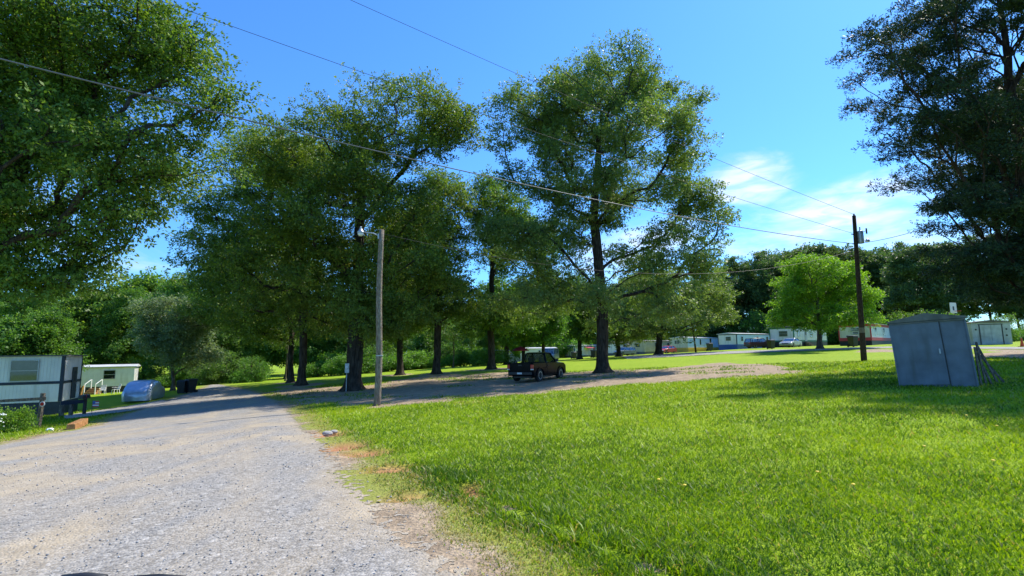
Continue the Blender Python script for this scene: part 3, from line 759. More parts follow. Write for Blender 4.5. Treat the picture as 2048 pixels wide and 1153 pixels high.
def grow(seed, trunk_path, trunk_r, blobs, n_bough, n_clump, per, L, W, mats, bough_r=(1.6, 0.95), clear=2.5, bf=0.38, spread=0.42,
         tip=0.011, shell=0.45, sprigs=9, droop=0.25, sprig_r=0.13, up=0.55, boughs=None, dmin=None, gap=0.0, flare=1.0, leader=True, tri=True):
    """one tree in local metres: returns the meshes (trunk, limbs, crown)"""
    g = np.random.default_rng(seed)
    tp = np.array(trunk_path, float)
    d = np.r_[0, np.cumsum(np.linalg.norm(np.diff(tp, axis=0), axis=1))]
    nt = max(6, int(d[-1] / 0.55)); t = np.linspace(0, d[-1], nt)
    trunk = np.stack([np.interp(t, d, tp[:, i]) for i in range(3)], -1)
    wob = np.cumsum(g.normal(size=(nt, 2)) * 0.025, 0); wob[:3] = 0; trunk[:, :2] += wob
    pos = np.zeros((60000, 3)); par = np.full(60000, -1); pl = np.zeros(60000); N_ = nt
    pos[:nt] = trunk; par[1:nt] = np.arange(nt - 1); pl[:nt] = t
    if boughs is None:
        bl = np.array([b[:6] for b in blobs], float)
        wts = np.array([(b[3] * b[4] * b[5]) ** 0.72 * (b[6] if len(b) > 6 else 1) for b in blobs]); wts /= wts.sum()
        pts = []; dm = dmin or bough_r[0] * 0.85; tries = 0
        while len(pts) < n_bough and tries < n_bough * 40:
            tries += 1
            b = bl[g.choice(len(bl), p=wts)]
            v = unit(g.normal(size=3)) * (shell + (1 - shell) * g.random() ** 0.5)
            q = b[:3] + v * b[3:6]
            if q[2] < clear * 0.75: continue
            if pts and np.min(np.linalg.norm((np.array(pts) - q) * np.array([1, 1, 1.3]), axis=1)) < dm: 
                dm *= 0.997; continue
            pts.append(q)
        boughs = np.array(pts)
    axis_xy = lambda z: np.array([np.interp(z, trunk[:, 2], trunk[:, 0]), np.interp(z, trunk[:, 2], trunk[:, 1])])
    rad = np.array([np.hypot(*(b[:2] - axis_xy(b[2]))) for b in boughs])
    order = np.argsort(rad + 0.25 * np.abs(boughs[:, 2] - trunk[-1, 2]))
    ok_from = int(np.searchsorted(trunk[:, 2], clear))
    bough_end = {}
    def connect(j, q, step, bend):
        nonlocal N_
        p = pos[j]; dist = np.linalg.norm(q - p); n = max(2, int(dist / step))
        pd = p - pos[par[j]] if par[j] >= 0 else np.array([0, 0, 1.0])
        c = p + unit(unit(q - p) + unit(pd) * bend + np.array([0, 0, bend * 0.4])) * dist * 0.5
        prev = j
        for k in range(1, n + 1):
            s = k / n
            w = (1 - s) ** 2 * p + 2 * s * (1 - s) * c + s * s * q
            if k < n: w = w + g.normal(size=3) * 0.035 * min(dist, 3.0)
            pos[N_] = w; par[N_] = prev; pl[N_] = pl[prev] + dist / n; prev = N_; N_ += 1
        return prev
    for bi in order:
        q = boughs[bi]
        cand = np.arange(ok_from, N_)
        dv = q - pos[cand]; dist = np.linalg.norm(dv, axis=1)
        el = dv[:, 2] / (dist + 1e-6)
        cost = dist * (1 + up * np.clip(0.35 - el, 0, 2)) + bf * pl[cand]
        bough_end[bi] = connect(cand[np.argmin(cost)], q, 0.6, 0.45)
    ctr = []; owner = []
    for bi in range(len(boughs)):
        m_ = max(3, int(n_clump * (0.6 + 0.8 * g.random())))
        s = g.random() * 0.5 + 0.75
        v = unit(g.normal(size=(m_, 3))) * (0.25 + 0.75 * g.random((m_, 1)) ** 0.5) * np.array([bough_r[0], bough_r[0], bough_r[1]]) * s
        ctr.append(boughs[bi] + v); owner.append(np.full(m_, bi))
    ctr = np.concatenate(ctr); owner = np.concatenate(owner)
    dd = np.linalg.norm(ctr - boughs[owner], axis=1)
    first_twig = N_
    tips = []
    for ci in np.argsort(dd):
        q = ctr[ci]
        dv = q - pos[nt:N_]; dist = np.linalg.norm(dv, axis=1)
        j = nt + int(np.argmin(dist + 0.08 * (pl[nt:N_] - pl[bough_end[owner[ci]]]).clip(0)))
        tips.append(connect(j, q, 0.5, 0.3))
    P_, pa = pos[:N_], par[:N_]
    cnt = np.zeros(N_); cnt[tips] = 1
    if leader: cnt[nt - 1] += 1
    for i in range(N_ - 1, 0, -1): cnt[pa[i]] += cnt[i]
    cnt = np.maximum(cnt, 1)
    e = math.log(cnt[0]) / math.log(trunk_r / tip)
    r = tip * cnt ** (1 / e)
    # trunk with root flare
    nt_show = nt
    ns = 18
    th = np.arange(ns) * 2 * np.pi / ns
    TV = []
    lob = 1 + 0.10 * np.sin(th * 5 + g.random() * 6) + 0.06 * np.sin(th * 3 + g.random() * 6)
    zz = np.r_[-0.35, -0.1, 0.0, 0.12, 0.28, 0.5, 0.8]; 
    rings = [(np.array([trunk[0, 0], trunk[0, 1], z]), trunk_r * (1 + flare * 0.85 * math.exp(-max(z, 0) / 0.30)), math.exp(-max(z, 0) / 0.4)) for z in zz]
    for i in range(nt):
        if trunk[i, 2] > 1.0: rings.append((trunk[i], max(r[i], 0.01), 0.12))
    for (c_, rr_, fl) in rings:
        k = rr_ * (1 + (lob - 1) * (0.25 + 1.6 * fl))
        TV.append(np.stack([c_[0] + np.cos(th) * k, c_[1] + np.sin(th) * k, np.full(ns, c_[2])], -1))
    TV = np.concatenate(TV); nr_ = len(rings)
    k = np.arange(ns); q4 = np.stack([k, (k + 1) % ns, (k + 1) % ns + ns, k + ns], -1)
    TF = (q4[None] + (np.arange(nr_ - 1) * ns)[:, None, None]).reshape(-1, 4)
    trunk_me = np_mesh('trunk', TV, TF, mats[0], smooth=True)
    # limbs
    ii = np.arange(nt, N_); rp = np.minimum(r[pa[ii]], r[ii] * 1.25)
    vs, fs, o = [], [], 0
    for lo, hi, sd in ((0.07, 9, 8), (0.03, 0.07, 5), (0.0, 0.03, 3)):
        m_ = (r[ii] >= lo) & (r[ii] < hi)
        if not m_.any(): continue
        v, f = frusta(P_[pa[ii[m_]]], P_[ii[m_]], rp[m_], r[ii[m_]], sd)
        vs.append(v); fs.append(f + o); o += len(v)
    limb_me = np_mesh('limbs', np.concatenate(vs), np.concatenate(fs), mats[0], smooth=True)
    cen = boughs.mean(0); out = unit(ctr - cen)
    crown_me = leaf_mesh('crown', ctr, out, per, spread, L, W, mats[1], g, sprigs, droop, sprig_r, tri=tri)
    return trunk_me, limb_me, crown_me
def plant_tree(name, label, loc, meshes, cat='tree', group=None, rz=0.0, sc=(1, 1, 1)):
    t = thing(name, label, cat, loc, rz, group)
    t.scale = sc
    for nm, me in zip(('trunk', 'limbs', 'crown'), meshes):
        link(nm, me, t)
    return t
def photo_blobs(base, Y, lst):
    """crown lobes read from the photo as (px, py, rx, ry[, depth offset, weight]) -> local metres"""
    k = Y / F_PX; out = []
    for q in lst:
        px, py, rx, ry = q[:4]; dy = q[4] if len(q) > 4 else 0; w = q[5] if len(q) > 5 else 1
        p = P(px, py, Y + dy)
        out.append((p[0] - base.x, p[1] - base.y, p[2] - base.z, rx * k, rx * k * 0.95, ry * k, w))
    return out
def photo_trunk(base, Y, pts):
    return [(0, 0, 0)] + [(P(px, py, Y)[0] - base.x, 0.0, P(px, py, Y)[2] - base.z) for (px, py) in pts]

# the big oak of the middle
b = at(1205, 38)
plant_tree('oak_tree', 'tallest broad oak, full rounded crown, on the bare patch right of the black pickup', b,
    grow(11, photo_trunk(b, 38, [(1201, 640), (1195, 520), (1186, 440), (1192, 330), (1200, 230)]), 0.43,
         photo_blobs(b, 38, [(1195, 205, 165, 80), (1100, 195, 85, 68), (1305, 190, 85, 72), (1200, 165, 110, 40), (1215, 330, 205, 130), (1060, 270, 75, 110), (1345, 230, 70, 110), (1405, 420, 55, 75, 0, 1.4), (1330, 520, 110, 85), (1075, 470, 110, 110), (1195, 610, 200, 48, 0, 0.8)]),
         180, 13, 108, 0.180, 0.106, (M['bark'], M['leaf_light']), bough_r=(1.5, 0.95), clear=4.6, spread=0.40, shell=0.35))
# left of the middle, beside the lamp pole
b = at(706, 33)
plant_tree('oak_tree', 'large dark trunked oak with meter box post just behind the wooden lamp pole', b,
    grow(12, photo_trunk(b, 33, [(712, 660), (717, 520), (720, 430), (722, 380)]), 0.47,
         photo_blobs(b, 33, [(800, 250, 125, 90), (660, 320, 140, 95), (885, 250, 55, 70, 0, 1.3), (700, 440, 175, 110), (590, 540, 120, 85), (800, 540, 110, 90), (545, 330, 60, 70), (720, 620, 130, 40)]),
         160, 13, 99, 0.180, 0.100, (M['bark'], M['leaf_oak']), bough_r=(1.45, 0.9), clear=4.2, spread=0.40, shell=0.35))
b = at(603, 42)
plant_tree('oak_tree', 'slimmer oak at the right edge of the road bend, front one of the pair', b,
    grow(13, photo_trunk(b, 42, [(604, 680), (600, 600), (585, 500), (560, 420)]), 0.30,
         photo_blobs(b, 42, [(470, 440, 95, 90), (570, 330, 110, 90), (420, 520, 62, 50, -3), (540, 560, 120, 85), (630, 620, 70, 50)]),
         108, 12, 90, 0.195, 0.108, (M['bark'], M['leaf_oak']), bough_r=(1.6, 0.95), clear=3.6, shell=0.35))
b = at(582, 48)
plant_tree('oak_tree', 'thin oak at the road bend, rear one of the pair of trunks', b,
    grow(14, photo_trunk(b, 48, [(582, 660), (570, 560), (560, 500)]), 0.24,
         photo_blobs(b, 48, [(520, 560, 105, 90), (440, 600, 70, 55), (560, 640, 100, 40)]),
         72, 12, 81, 0.21, 0.13, (M['bark'], M['leaf_oak']), bough_r=(1.6, 1.0), clear=3.0))
b = at(800, 50)
plant_tree('oak_tree', 'short leafy oak with flared base seen just right of the wooden lamp pole', b,
    grow(15, photo_trunk(b, 50, [(801, 660), (803, 560), (806, 480)]), 0.29,
         photo_blobs(b, 50, [(800, 560, 80, 110), (770, 640, 85, 45), (830, 480, 60, 70)]),
         74, 12, 81, 0.21, 0.13, (M['bark'], M['leaf_oak']), bough_r=(1.6, 1.0), clear=3.4))
b = at(873, 47)
plant_tree('oak_tree', 'tall straight oak, the third trunk from the right before the pickup', b,
    grow(16, photo_trunk(b, 47, [(875, 640), (877, 540), (880, 450)]), 0.33,
         photo_blobs(b, 47, [(885, 420, 70, 75), (855, 520, 75, 75), (905, 600, 60, 45), (840, 610, 60, 40)]),
         78, 12, 81, 0.21, 0.13, (M['bark'], M['leaf_oak']), bough_r=(1.5, 1.0), clear=4.2))
b = at(983, 51)
plant_tree('oak_tree', 'forked oak directly left of the black pickup, open branches against the sky', b,
    grow(17, photo_trunk(b, 51, [(985, 640), (987, 570), (990, 500)]), 0.33,
         photo_blobs(b, 51, [(1010, 410, 65, 65), (1050, 500, 80, 75), (960, 470, 40, 70), (990, 630, 75, 35), (1060, 600, 60, 50)]),
         78, 12, 81, 0.21, 0.13, (M['bark'], M['leaf_oak']), bough_r=(1.5, 0.95), clear=4.4))
# the near oak of the left
b = at(-95, 20)
plant_tree('oak_tree', 'huge near oak whose dense crown fills the upper left corner', b,
    grow(18, [(0, 0, 0), (0.2, 0, 4), (0.8, 0, 9), (1.6, 0.3, 14), (1.9, 0.3, 18)], 0.52,
         photo_blobs(b, 20, [(110, 90, 210, 120), (270, 60, 120, 85), (330, 130, 80, 60, 0, 1.4), (445, 205, 58, 42, 0, 2.2), (140, 300, 220, 110), (375, 290, 70, 75, 0, 1.5), (90, 460, 160, 80), (245, 400, 95, 90, 0, 1.3), (60, 540, 120, 50), (-120, 250, 160, 250, 1), (60, 230, 170, 240, 4)]),
         330, 9, 72, 0.155, 0.080, (M['bark'], M['leaf_oak']), bough_r=(1.1, 0.75), clear=3.4, spread=0.36, shell=0.2, sprig_r=0.12, tri=False))
# right-hand mid trees
b = at(1318, 70)
m1318 = grow(19, photo_trunk(b, 70, [(1318, 660), (1322, 610), (1330, 560)]), 0.42,
         photo_blobs(b, 70, [(1345, 585, 95, 60), (1270, 630, 70, 40), (1410, 600, 45, 50), (1330, 640, 120, 30)]),
         84, 11, 81, 0.25, 0.15, (M['bark'], M['leaf_light']), bough_r=(1.7, 1.0), clear=3.2)
plant_tree('oak_tree', 'yellowish leaved oak with dark trunk standing left of the red car', b, m1318)
b = at(1238, 85)
plant_tree('oak_tree', 'distant oak trunk just right of the tallest oak, beside the grey car', b, m1318, rz=2.2, sc=(0.82, 0.82, 0.85))
b = at(1640, 55)
plant_tree('young_tree', 'light green round-crowned tree alone on the lawn left of the utility pole', b,
    grow(20, photo_trunk(b, 55, [(1638, 640), (1634, 580), (1632, 530)]), 0.24,
         photo_blobs(b, 55, [(1635, 560, 75, 55), (1590, 600, 55, 40), (1690, 590, 48, 55), (1600, 540, 40, 38), (1640, 635, 85, 22)]),
         92, 11, 81, 0.19, 0.115, (M['bark_grey'], M['leaf_bright']), bough_r=(1.15, 0.6), clear=2.2, spread=0.34, shell=0.3))
# pine of the right edge: flat tiers of boughs
b = at(2115, 24)
g = np.random.default_rng(5)
bo = []
for z in np.arange(3.4, 20.8, 0.52):
    f = 1 - (z - 3) / 18.6
    Lb = float(np.interp(z, [3.4, 5, 7.5, 11, 14, 18, 20.8], [4.6, 4.9, 5.2, 6.4, 7.4, 7.4, 3.0]))
    for k in range(5):
        a = g.random() * 6.28; L_ = Lb * (0.62 + 0.45 * g.random())
        for s in (0.40, 0.68, 0.95):
            rr_ = L_ * s
            bo.append((rr_ * math.cos(a + g.normal() * 0.08), rr_ * math.sin(a + g.normal() * 0.08), z + rr_ * 0.10 + g.normal() * 0.15))
bo = np.array(bo)
pm = grow(21, [(0, 0, 0), (0.0, 0, 8), (0.1, 0.1, 14), (0, 0, 21)], 0.40, None, 0, 6.5, 96, 0.20, 0.052, (M['bark_pine'], M['needle']), boughs=bo,
          bough_r=(0.85, 0.26), clear=2.8, up=0.15, bf=0.75, spread=0.24, sprigs=8, droop=-0.1, sprig_r=0.10)
plant_tree('pine_tree', 'tall dark pine at the right edge with layered needle boughs', b, pm, cat='pine')
b2 = at(2165, 31)
plant_tree('pine_tree', 'second dark pine behind the right edge, low boughs above the far shed', b2, pm, cat='pine', rz=2.0, sc=(0.9, 0.9, 0.85))

# ---- woods around the site: each tree its own thing, few shared crowns
def proto(seed, H, rx, clear, mat, leaf=(0.33, 0.21), nb=56, ncl=11, per=60, tr=0.22):
    bl = [(0, 0, H * 0.68, rx * 0.85, rx * 0.85, H * 0.30), (0, 0, H * 0.45, rx, rx, H * 0.26), (rx * 0.3, -rx * 0.2, H * 0.82, rx * 0.5, rx * 0.5, H * 0.17)]
    return grow(seed, [(0, 0, 0), (0.1, 0, H * 0.35), (0, 0.1, H * 0.75)], tr, bl, nb, ncl, per, leaf[0], leaf[1], (M['bark'], mat),
                bough_r=(rx * 0.30, rx * 0.2), clear=clear, spread=0.5, sprig_r=0.22, shell=0.5, sprigs=6)
PW = [(proto(31, 15, 4.6, 1.0, M['leaf_wood']), 15), (proto(32, 18, 5.0, 1.4, M['leaf_wood']), 18), (proto(33, 11, 4.0, 0.6, M['leaf_wood']), 11)]
PF = [(proto(41, 20, 5.6, 1.5, M['leaf_far'], (0.46, 0.29)), 20), (proto(42, 23, 5.8, 2.0, M['leaf_far'], (0.46, 0.29)), 23)]
PT = [(proto(43, 13, 4.2, 4.6, M['leaf_wood'], (0.30, 0.19), 52, 11, 60, 0.3), 13)]
LANDMARKS = [(-60, 'the left picture edge'), (60, 'the near left trailer'), (215, 'the small white trailer'), (288, 'the covered car'), (372, 'the two bins'), (480, 'the road end'), (592, 'the slim oak pair'),
             (706, 'the large dark oak trunk'), (757, 'the lamp pole'), (800, 'the flared oak trunk'), (873, 'the third oak trunk'), (983, 'the forked oak'), (1077, 'the black pickup'), (1150, 'the blue-roofed trailer'), (1205, 'the tallest oak'),
             (1290, 'the tan trailer'), (1334, 'the red car'), (1392, 'the thin brown pole'), (1440, 'the yellow-based trailer'), (1519, 'the dark suv'), (1582, 'the silver sedan'), (1640, 'the young green tree'), (1690, 'the red-trimmed trailer'), (1728, 'the utility pole'),
             (1800, 'the grey shed door'), (1870, 'the grey shed middle'), (1912, 'the white backboard'), (1980, 'the far shed'), (2060, 'the right picture edge')]
used_labels = set()
def place(px, base):
    near = sorted(LANDMARKS, key=lambda l: abs(l[0] - px))[:3]
    opts = [('just left of ' if px - q[0] < -11 else 'just right of ' if px - q[0] > 11 else 'straight behind ') + q[1] for q in near[:1]]
    lo = [l for l in LANDMARKS if l[0] <= px]; hi = [l for l in LANDMARKS if l[0] > px]
    if lo and hi: opts.append('between ' + lo[-1][1] + ' and ' + hi[0][1])
    opts += [('further left of ' if px < q[0] else 'further right of ') + q[1] for q in near[1:]]
    for o_ in opts:
        lab = base + ', ' + o_
        if lab not in used_labels and len(lab.split()) <= 16: break
    else: lab = base + ', ' + opts[0]
    used_labels.add(lab)
    return lab
def wood(spots, protos, name, label, group):
    for (px, Y, top) in spots:
        p = at(px, Y)
        ztop = P(px, top, Y)[2]
        me, H = protos[random.randrange(len(protos))]
        s = max(0.35, (ztop - p.z) / H * 1.0)
        sx = s * random.uniform(0.9, 1.15)
        plant_tree(name, place(px, label), p, me, group=group, rz=random.uniform(0, 6.28), sc=(sx, sx, s))
def row(px0, px1, step, Y0, Y1, topf, jit=14):
    out = []; px = px0
    while px <= px1:
        out.append((px + random.uniform(-step, step) * 0.3, random.uniform(Y0, Y1), topf(px) + random.uniform(-jit, jit))); px += step
    return out
tl = lambda px: float(np.interp(px, [-300, 0, 100, 240, 320, 380, 430, 520, 700, 1000], [560, 590, 585, 570, 552, 560, 590, 590, 600, 605]))
wood(row(-130, 480, 62, 70, 84, tl, 10), PW, 'woodland_tree', 'green tree of the left wood', 'trees of the left wood')
wood(row(-200, 1010, 60, 92, 116, lambda p: tl(p) + 14), PW, 'woodland_tree', 'tree deep inside the back wood', 'trees of the back wood')
wood(row(500, 1000, 62, 72, 84, lambda p: tl(p) + 20), PW, 'woodland_tree', 'front tree of the middle wood edge', 'trees along the middle wood edge')
wood(row(-80, 90, 56, 46, 51, lambda p: 640 - 0.05 * p, 20), PW, 'woodland_tree', 'lower light green tree', 'trees behind the near left trailer')
tr_ = lambda px: float(np.interp(px, [900, 1020, 1150, 1300, 1420, 1460, 1500, 1560, 1640, 1700, 1780, 1860, 1950, 2100], [620, 590, 575, 560, 570, 560, 522, 505, 492, 505, 500, 500, 485, 490]))
wood(row(1000, 1440, 56, 138, 150, tr_, 12), PF, 'woodland_tree', 'dark tree beyond the far trailers', 'trees behind the far trailers')
wood(row(1445, 1860, 46, 118, 130, tr_, 10), PF, 'woodland_tree', 'front dark tree of the right wood', 'trees behind the red and green trailers')
wood(row(1500, 1900, 56, 140, 160, lambda p: tr_(p) + 10, 10), PF, 'woodland_tree', 'rear dark tree of the right wood', 'trees further behind the red and green trailers')
wood(row(1860, 2130, 56, 84, 100, tr_, 12), PF, 'woodland_tree', 'dark tree of the far right wood', 'trees behind the far shed')
wood([(1013, 66, 560), (1047, 72, 575), (1087, 70, 570), (1160, 82, 560)], PT, 'woodland_tree', 'bare-trunked tree in the row behind the pickup', 'trunks behind the pickup')
# grey-leaved tree by the bins, thin saplings
b = at(346, 50)
plant_tree('ornamental_tree', 'silvery grey-green small tree behind the rubbish bins', b,
    grow(22, photo_trunk(b, 50, [(346, 730), (345, 690), (350, 660)]), 0.15,
         photo_blobs(b, 50, [(345, 670, 62, 40), (385, 640, 40, 35), (325, 625, 42, 28), (365, 710, 62, 24)]),
         52, 11, 72, 0.21, 0.12, (M['bark_grey'], M['leaf_grey']), bough_r=(1.15, 0.5), clear=1.3, shell=0.35))
sap = grow(23, [(0, 0, 0), (0.05, 0, 2.5), (0.1, 0, 5.0)], 0.075, [(0, 0, 4.6, 1.3, 1.3, 1.5)], 9, 7, 54, 0.17, 0.08, (M['bark_grey'], M['leaf_oak']), bough_r=(0.8, 0.5), clear=2.2)
plant_tree('sapling', 'thin pale sapling trunk left of the two slim oaks by the road', at(571, 54), sap)
plant_tree('sapling', 'thin leaning sapling in the grass behind the third oak trunk', at(907, 60), sap, rz=2.0, sc=(1, 1, 0.9))
# undergrowth
def shrub_proto(seed, H, rx, mat, L=0.16, W=0.085):
    bl = [(0, 0, H * 0.55, rx, rx, H * 0.45), (rx * 0.5, 0, H * 0.4, rx * 0.7, rx * 0.7, H * 0.4)]
    return grow(seed, [(0, 0, 0), (0, 0, H * 0.4)], 0.05, bl, 16, 8, 54, L, W, (M['bark_grey'], mat), bough_r=(rx * 0.36, H * 0.2), clear=0.12, spread=0.24, shell=0.3, sprigs=6, flare=0.2)
SH = [shrub_proto(51, 2.0, 1.7, M['shrub']), shrub_proto(52, 2.6, 1.6, M['leaf_wood']), shrub_proto(53, 1.4, 1.5, M['shrub'])]
def shrubs(spots, label, group, smin=0.8, smax=1.35):
    for (px, Y) in spots:
        s = random.uniform(smin, smax)
        plant_tree('shrub', place(px, label), at(px, Y), SH[random.randrange(3)], cat='shrub', group=group, rz=random.uniform(0, 6.28), sc=(s, s, s * random.uniform(0.8, 1.2)))
shrubs([(p + random.uniform(-9, 9), random.uniform(61, 67)) for p in range(415, 530, 20)], 'leafy shrub at the road end', 'shrubs at the road end', 0.9, 1.6)
shrubs([(p + random.uniform(-9, 9), random.uniform(64, 72)) for p in range(640, 1000, 18)], 'leafy shrub at the wood edge', 'shrubs behind the oaks', 1.0, 1.7)
shrubs([(p + random.uniform(-9, 9), random.uniform(66, 74)) for p in range(160, 400, 26)], 'shrub of the left yard', 'shrubs behind the left trailer', 0.9, 1.5)
shrubs([(p + random.uniform(-9, 9), random.uniform(58, 70)) for p in range(1850, 2070, 26)], 'low shrub of the far right', 'shrubs behind the far shed', 0.8, 1.3)
shrubs([(p + random.uniform(-9, 9), random.uniform(128, 140)) for p in range(1000, 1480, 20)], 'tall shrub beyond the far trailers', 'shrubs behind the far trailers', 2.2, 3.2)
shrubs([(p + random.uniform(-9, 9), random.uniform(112, 122)) for p in range(1480, 1900, 20)], 'tall shrub before the right wood', 'shrubs behind the red and green trailers', 2.2, 3.2)
# ------------------------------------------------------------------ mobile homes
def window(parent, side, u, z, w, h, sg, W, mull='h', blind=True, off=0.0):
    """a window on the long side (side='long', u along x) or on the end (u along y)"""
    def bx(mb, u0, u1, z0, z1, d0, d1):
        if side == 'long': mb.box(u0, u1, -sg * (d0 + off), -sg * (d1 + off), z0, z1)
        else: mb.box(-d0 - off, -d1 - off, sg * u0, sg * u1, z0, z1)
        return mb
    t = 0.05
    wn_ = bx(MB(), u + t, u + w - t, z + t, z + h - t, 0.004, 0.012).build('window', M['blind'] if blind else M['interior'], parent)
    fr = MB()
    bx(fr, u, u + w, z, z + t, 0.002, 0.05); bx(fr, u, u + w, z + h - t, z + h, 0.002, 0.05)
    bx(fr, u, u + t, z + t, z + h - t, 0.002, 0.05); bx(fr, u + w - t, u + w, z + t, z + h - t, 0.002, 0.05)
    if mull == 'h': bx(fr, u + t, u + w - t, z + h * 0.5 - 0.02, z + h * 0.5 + 0.02, 0.014, 0.045)
    if mull == 'v': bx(fr, u + w * 0.5 - 0.02, u + w * 0.5 + 0.02, z + t, z + h - t, 0.014, 0.045)
    fr.build('frame', M['frame'], wn_)
    bx(MB(), u + t, u + w - t, z + t, z + h - t, 0.022, 0.026).build('pane', M['pane'], wn_)
def door(parent, side, u, z, w, h, sg, mat, off=0.0):
    def bx(mb, u0, u1, z0, z1, d0, d1):
        if side == 'long': mb.box(u0, u1, -sg * (d0 + off), -sg * (d1 + off), z0, z1)
        else: mb.box(-d0 - off, -d1 - off, sg * u0, sg * u1, z0, z1)
        return mb
    d = bx(MB(), u, u + w, z, z + h, 0.003, 0.035).build('door', mat, parent)
    bx(MB(), u + w * 0.28, u + w * 0.72, z + h * 0.55, z + h * 0.88, 0.037, 0.044).build('pane', M['interior'], d)
    bx(MB(), u + w - 0.14, u + w - 0.08, z + h * 0.44, z + h * 0.5, 0.037, 0.09).build('handle', M['frame'], d)
def mobile_home(label, loc, rz, L, W, wall, trim, skirt, roof, win_long=(), win_end=(), doors=(), end_doors=(), Hs=0.75, Hw=2.35, base=None, belt=False, ribs=0.0,
                eave=0.14, crown=0.22, corner=True, sg=1, end_wall=None, group=None, steps=(), awning=None):
    t = thing('mobile_home', label, 'trailer home', loc, rz, group)
    y0, y1 = (0, W) if sg > 0 else (-W, 0)
    zt = Hs + Hw
    MB().box(0.03, L - 0.03, y0 + 0.03, y1 - 0.03, -1.0, Hs - 0.002).build('skirting', skirt, t)
    wb = MB().box(0, L, y0, y1, Hs, zt)
    if ribs:
        for i in range(1, int(L / ribs)):
            x = i * ribs; f = 0 if sg > 0 else 0
            yy = 0.0; wb.box(x - 0.018, x + 0.018, yy - sg * 0.012, yy + sg * 0.02, Hs + 0.01, zt - 0.01)
        for i in range(1, int(W / ribs)):
            y = sg * i * ribs; wb.box(-0.012, 0.02, y - 0.018, y + 0.018, Hs + 0.01, zt - 0.01)
    wb.build('wall', wall, t)
    if end_wall is not None:
        MB().box(-0.016, -0.004, y0 + 0.02, y1 - 0.02, Hs + 0.01, zt - 0.01).build('end_wall', end_wall, t)
    # crowned roof with overhang
    prof = [(y0 - 0.16, zt + 0.002), (y0 - 0.16, zt + 0.07), ((y0 + y1) / 2, zt + 0.08 + crown), (y1 + 0.16, zt + 0.07), (y1 + 0.16, zt + 0.002)]
    rb = MB(); n = len(prof)
    rb.add([(-0.2, y, z) for y, z in prof] + [(L + 0.2, y, z) for y, z in prof], [tuple(range(n))[::-1], tuple(range(n, 2 * n))] + [(i, (i + 1) % n, (i + 1) % n + n, i + n) for i in range(n)])
    rb.build('roof', roof, t)
    o_ = 0.018
    if eave:
        MB().box(-o_, L + o_, y0 - o_, y1 + o_, zt - eave, zt - 0.003).build('eave_trim', trim, t)
    if corner:
        for (cx, cy) in ((0, 0), (0, sg * W), (L, 0)):
            MB().box(cx - 0.02 if cx == 0 else cx - 0.14, cx + 0.14 if cx == 0 else cx + 0.02, (cy - sg * 0.02) if cy == 0 else (cy - sg * 0.14), (cy + sg * 0.14) if cy == 0 else (cy + sg * 0.02), Hs + 0.004, zt - eave - 0.004).build('corner_trim', trim, t)
    if base: MB().box(-0.026, L + 0.022, y0 - 0.026, y1 + 0.022, Hs - 0.02, Hs + base[1]).build('base_band', base[0], t)
    if belt: MB().box(-0.03, L + 0.024, y0 - 0.03, y1 + 0.024, Hs + belt, Hs + belt + 0.16).build('belt_trim', trim, t)
    for q in win_long: window(t, 'long', *q[:4], sg, W, off=0.016, blind=(len(q) < 5))
    for q in win_end: window(t, 'end', *q[:4], sg, W, off=0.018, blind=(len(q) < 5))
    for q in doors: door(t, 'long', q[0], Hs + 0.05, 0.85, 1.95, sg, q[1], 0.03)
    for q in end_doors: door(t, 'end', q[0], Hs + 0.05, 0.85, 1.95, sg, q[1], 0.032)
    for x in steps:
        for k in range(3):
            MB().box(x, x + 1.1, -sg * (0.08 + 0.3 * k), -sg * (0.38 + 0.3 * k), -0.4, Hs - 0.1 - 0.22 * k).build('step', M['wood_grey'], t)
    if awning:
        x0, x1, dpt, mt = awning
        MB().hexa([(x0, -sg * 0.02, zt - 0.32), (x1, -sg * 0.02, zt - 0.32), (x1, -sg * dpt, zt - 0.62), (x0, -sg * dpt, zt - 0.62), (x0, -sg * 0.02, zt - 0.26), (x1, -sg * 0.02, zt - 0.26), (x1, -sg * dpt, zt - 0.56), (x0, -sg * dpt, zt - 0.56)]).build('awning', mt, t)
        for x in (x0 + 0.06, x1 - 0.06):
            MB().tube([(x, -sg * (dpt - 0.1), -0.6), (x, -sg * (dpt - 0.1), zt - 0.6)], 0.04, 6).build('awning_post', M['frame'], t)
    return t
def far_home(px, Y, a, **kw):
    label = kw.pop('label')
    return mobile_home(label, at(px, Y), math.pi / 2 - R(a), kw.pop('L', 14), kw.pop('W', 4.0), **kw)
far_home(1745, 72, 46.8, label='white trailer with bright red trim right of the utility pole', wall=M['white'], trim=M['red'], skirt=M['dark'], roof=M['roof'], base=(M['red'], 0.42), eave=0.36,
         win_end=[(1.0, 2.05, 1.4, 0.5), (1.5, 1.55, 0.75, 0.42, 1)], win_long=[(2.2, 1.45, 0.9, 1.1, 1), (7.2, 1.45, 0.9, 1.1, 1), (11.5, 1.45, 0.9, 1.1, 1)], end_wall=M['cream'], Hs=0.7)
far_home(1590, 85, 51, label='white trailer with green trim behind the silver sedan', wall=M['white'], trim=M['green'], skirt=M['dark'], roof=M['roof_dark'], base=(M['green'], 0.22), eave=0.2,
         win_end=[(1.0, 1.75, 1.4, 0.95)], win_long=[(1.4, 1.6, 0.9, 1.0, 1), (6.5, 1.6, 0.9, 1.0, 1), (11.2, 1.6, 0.9, 1.0, 1)], doors=[(4.2, M['frame'])], steps=(4.1,), Hs=0.9)
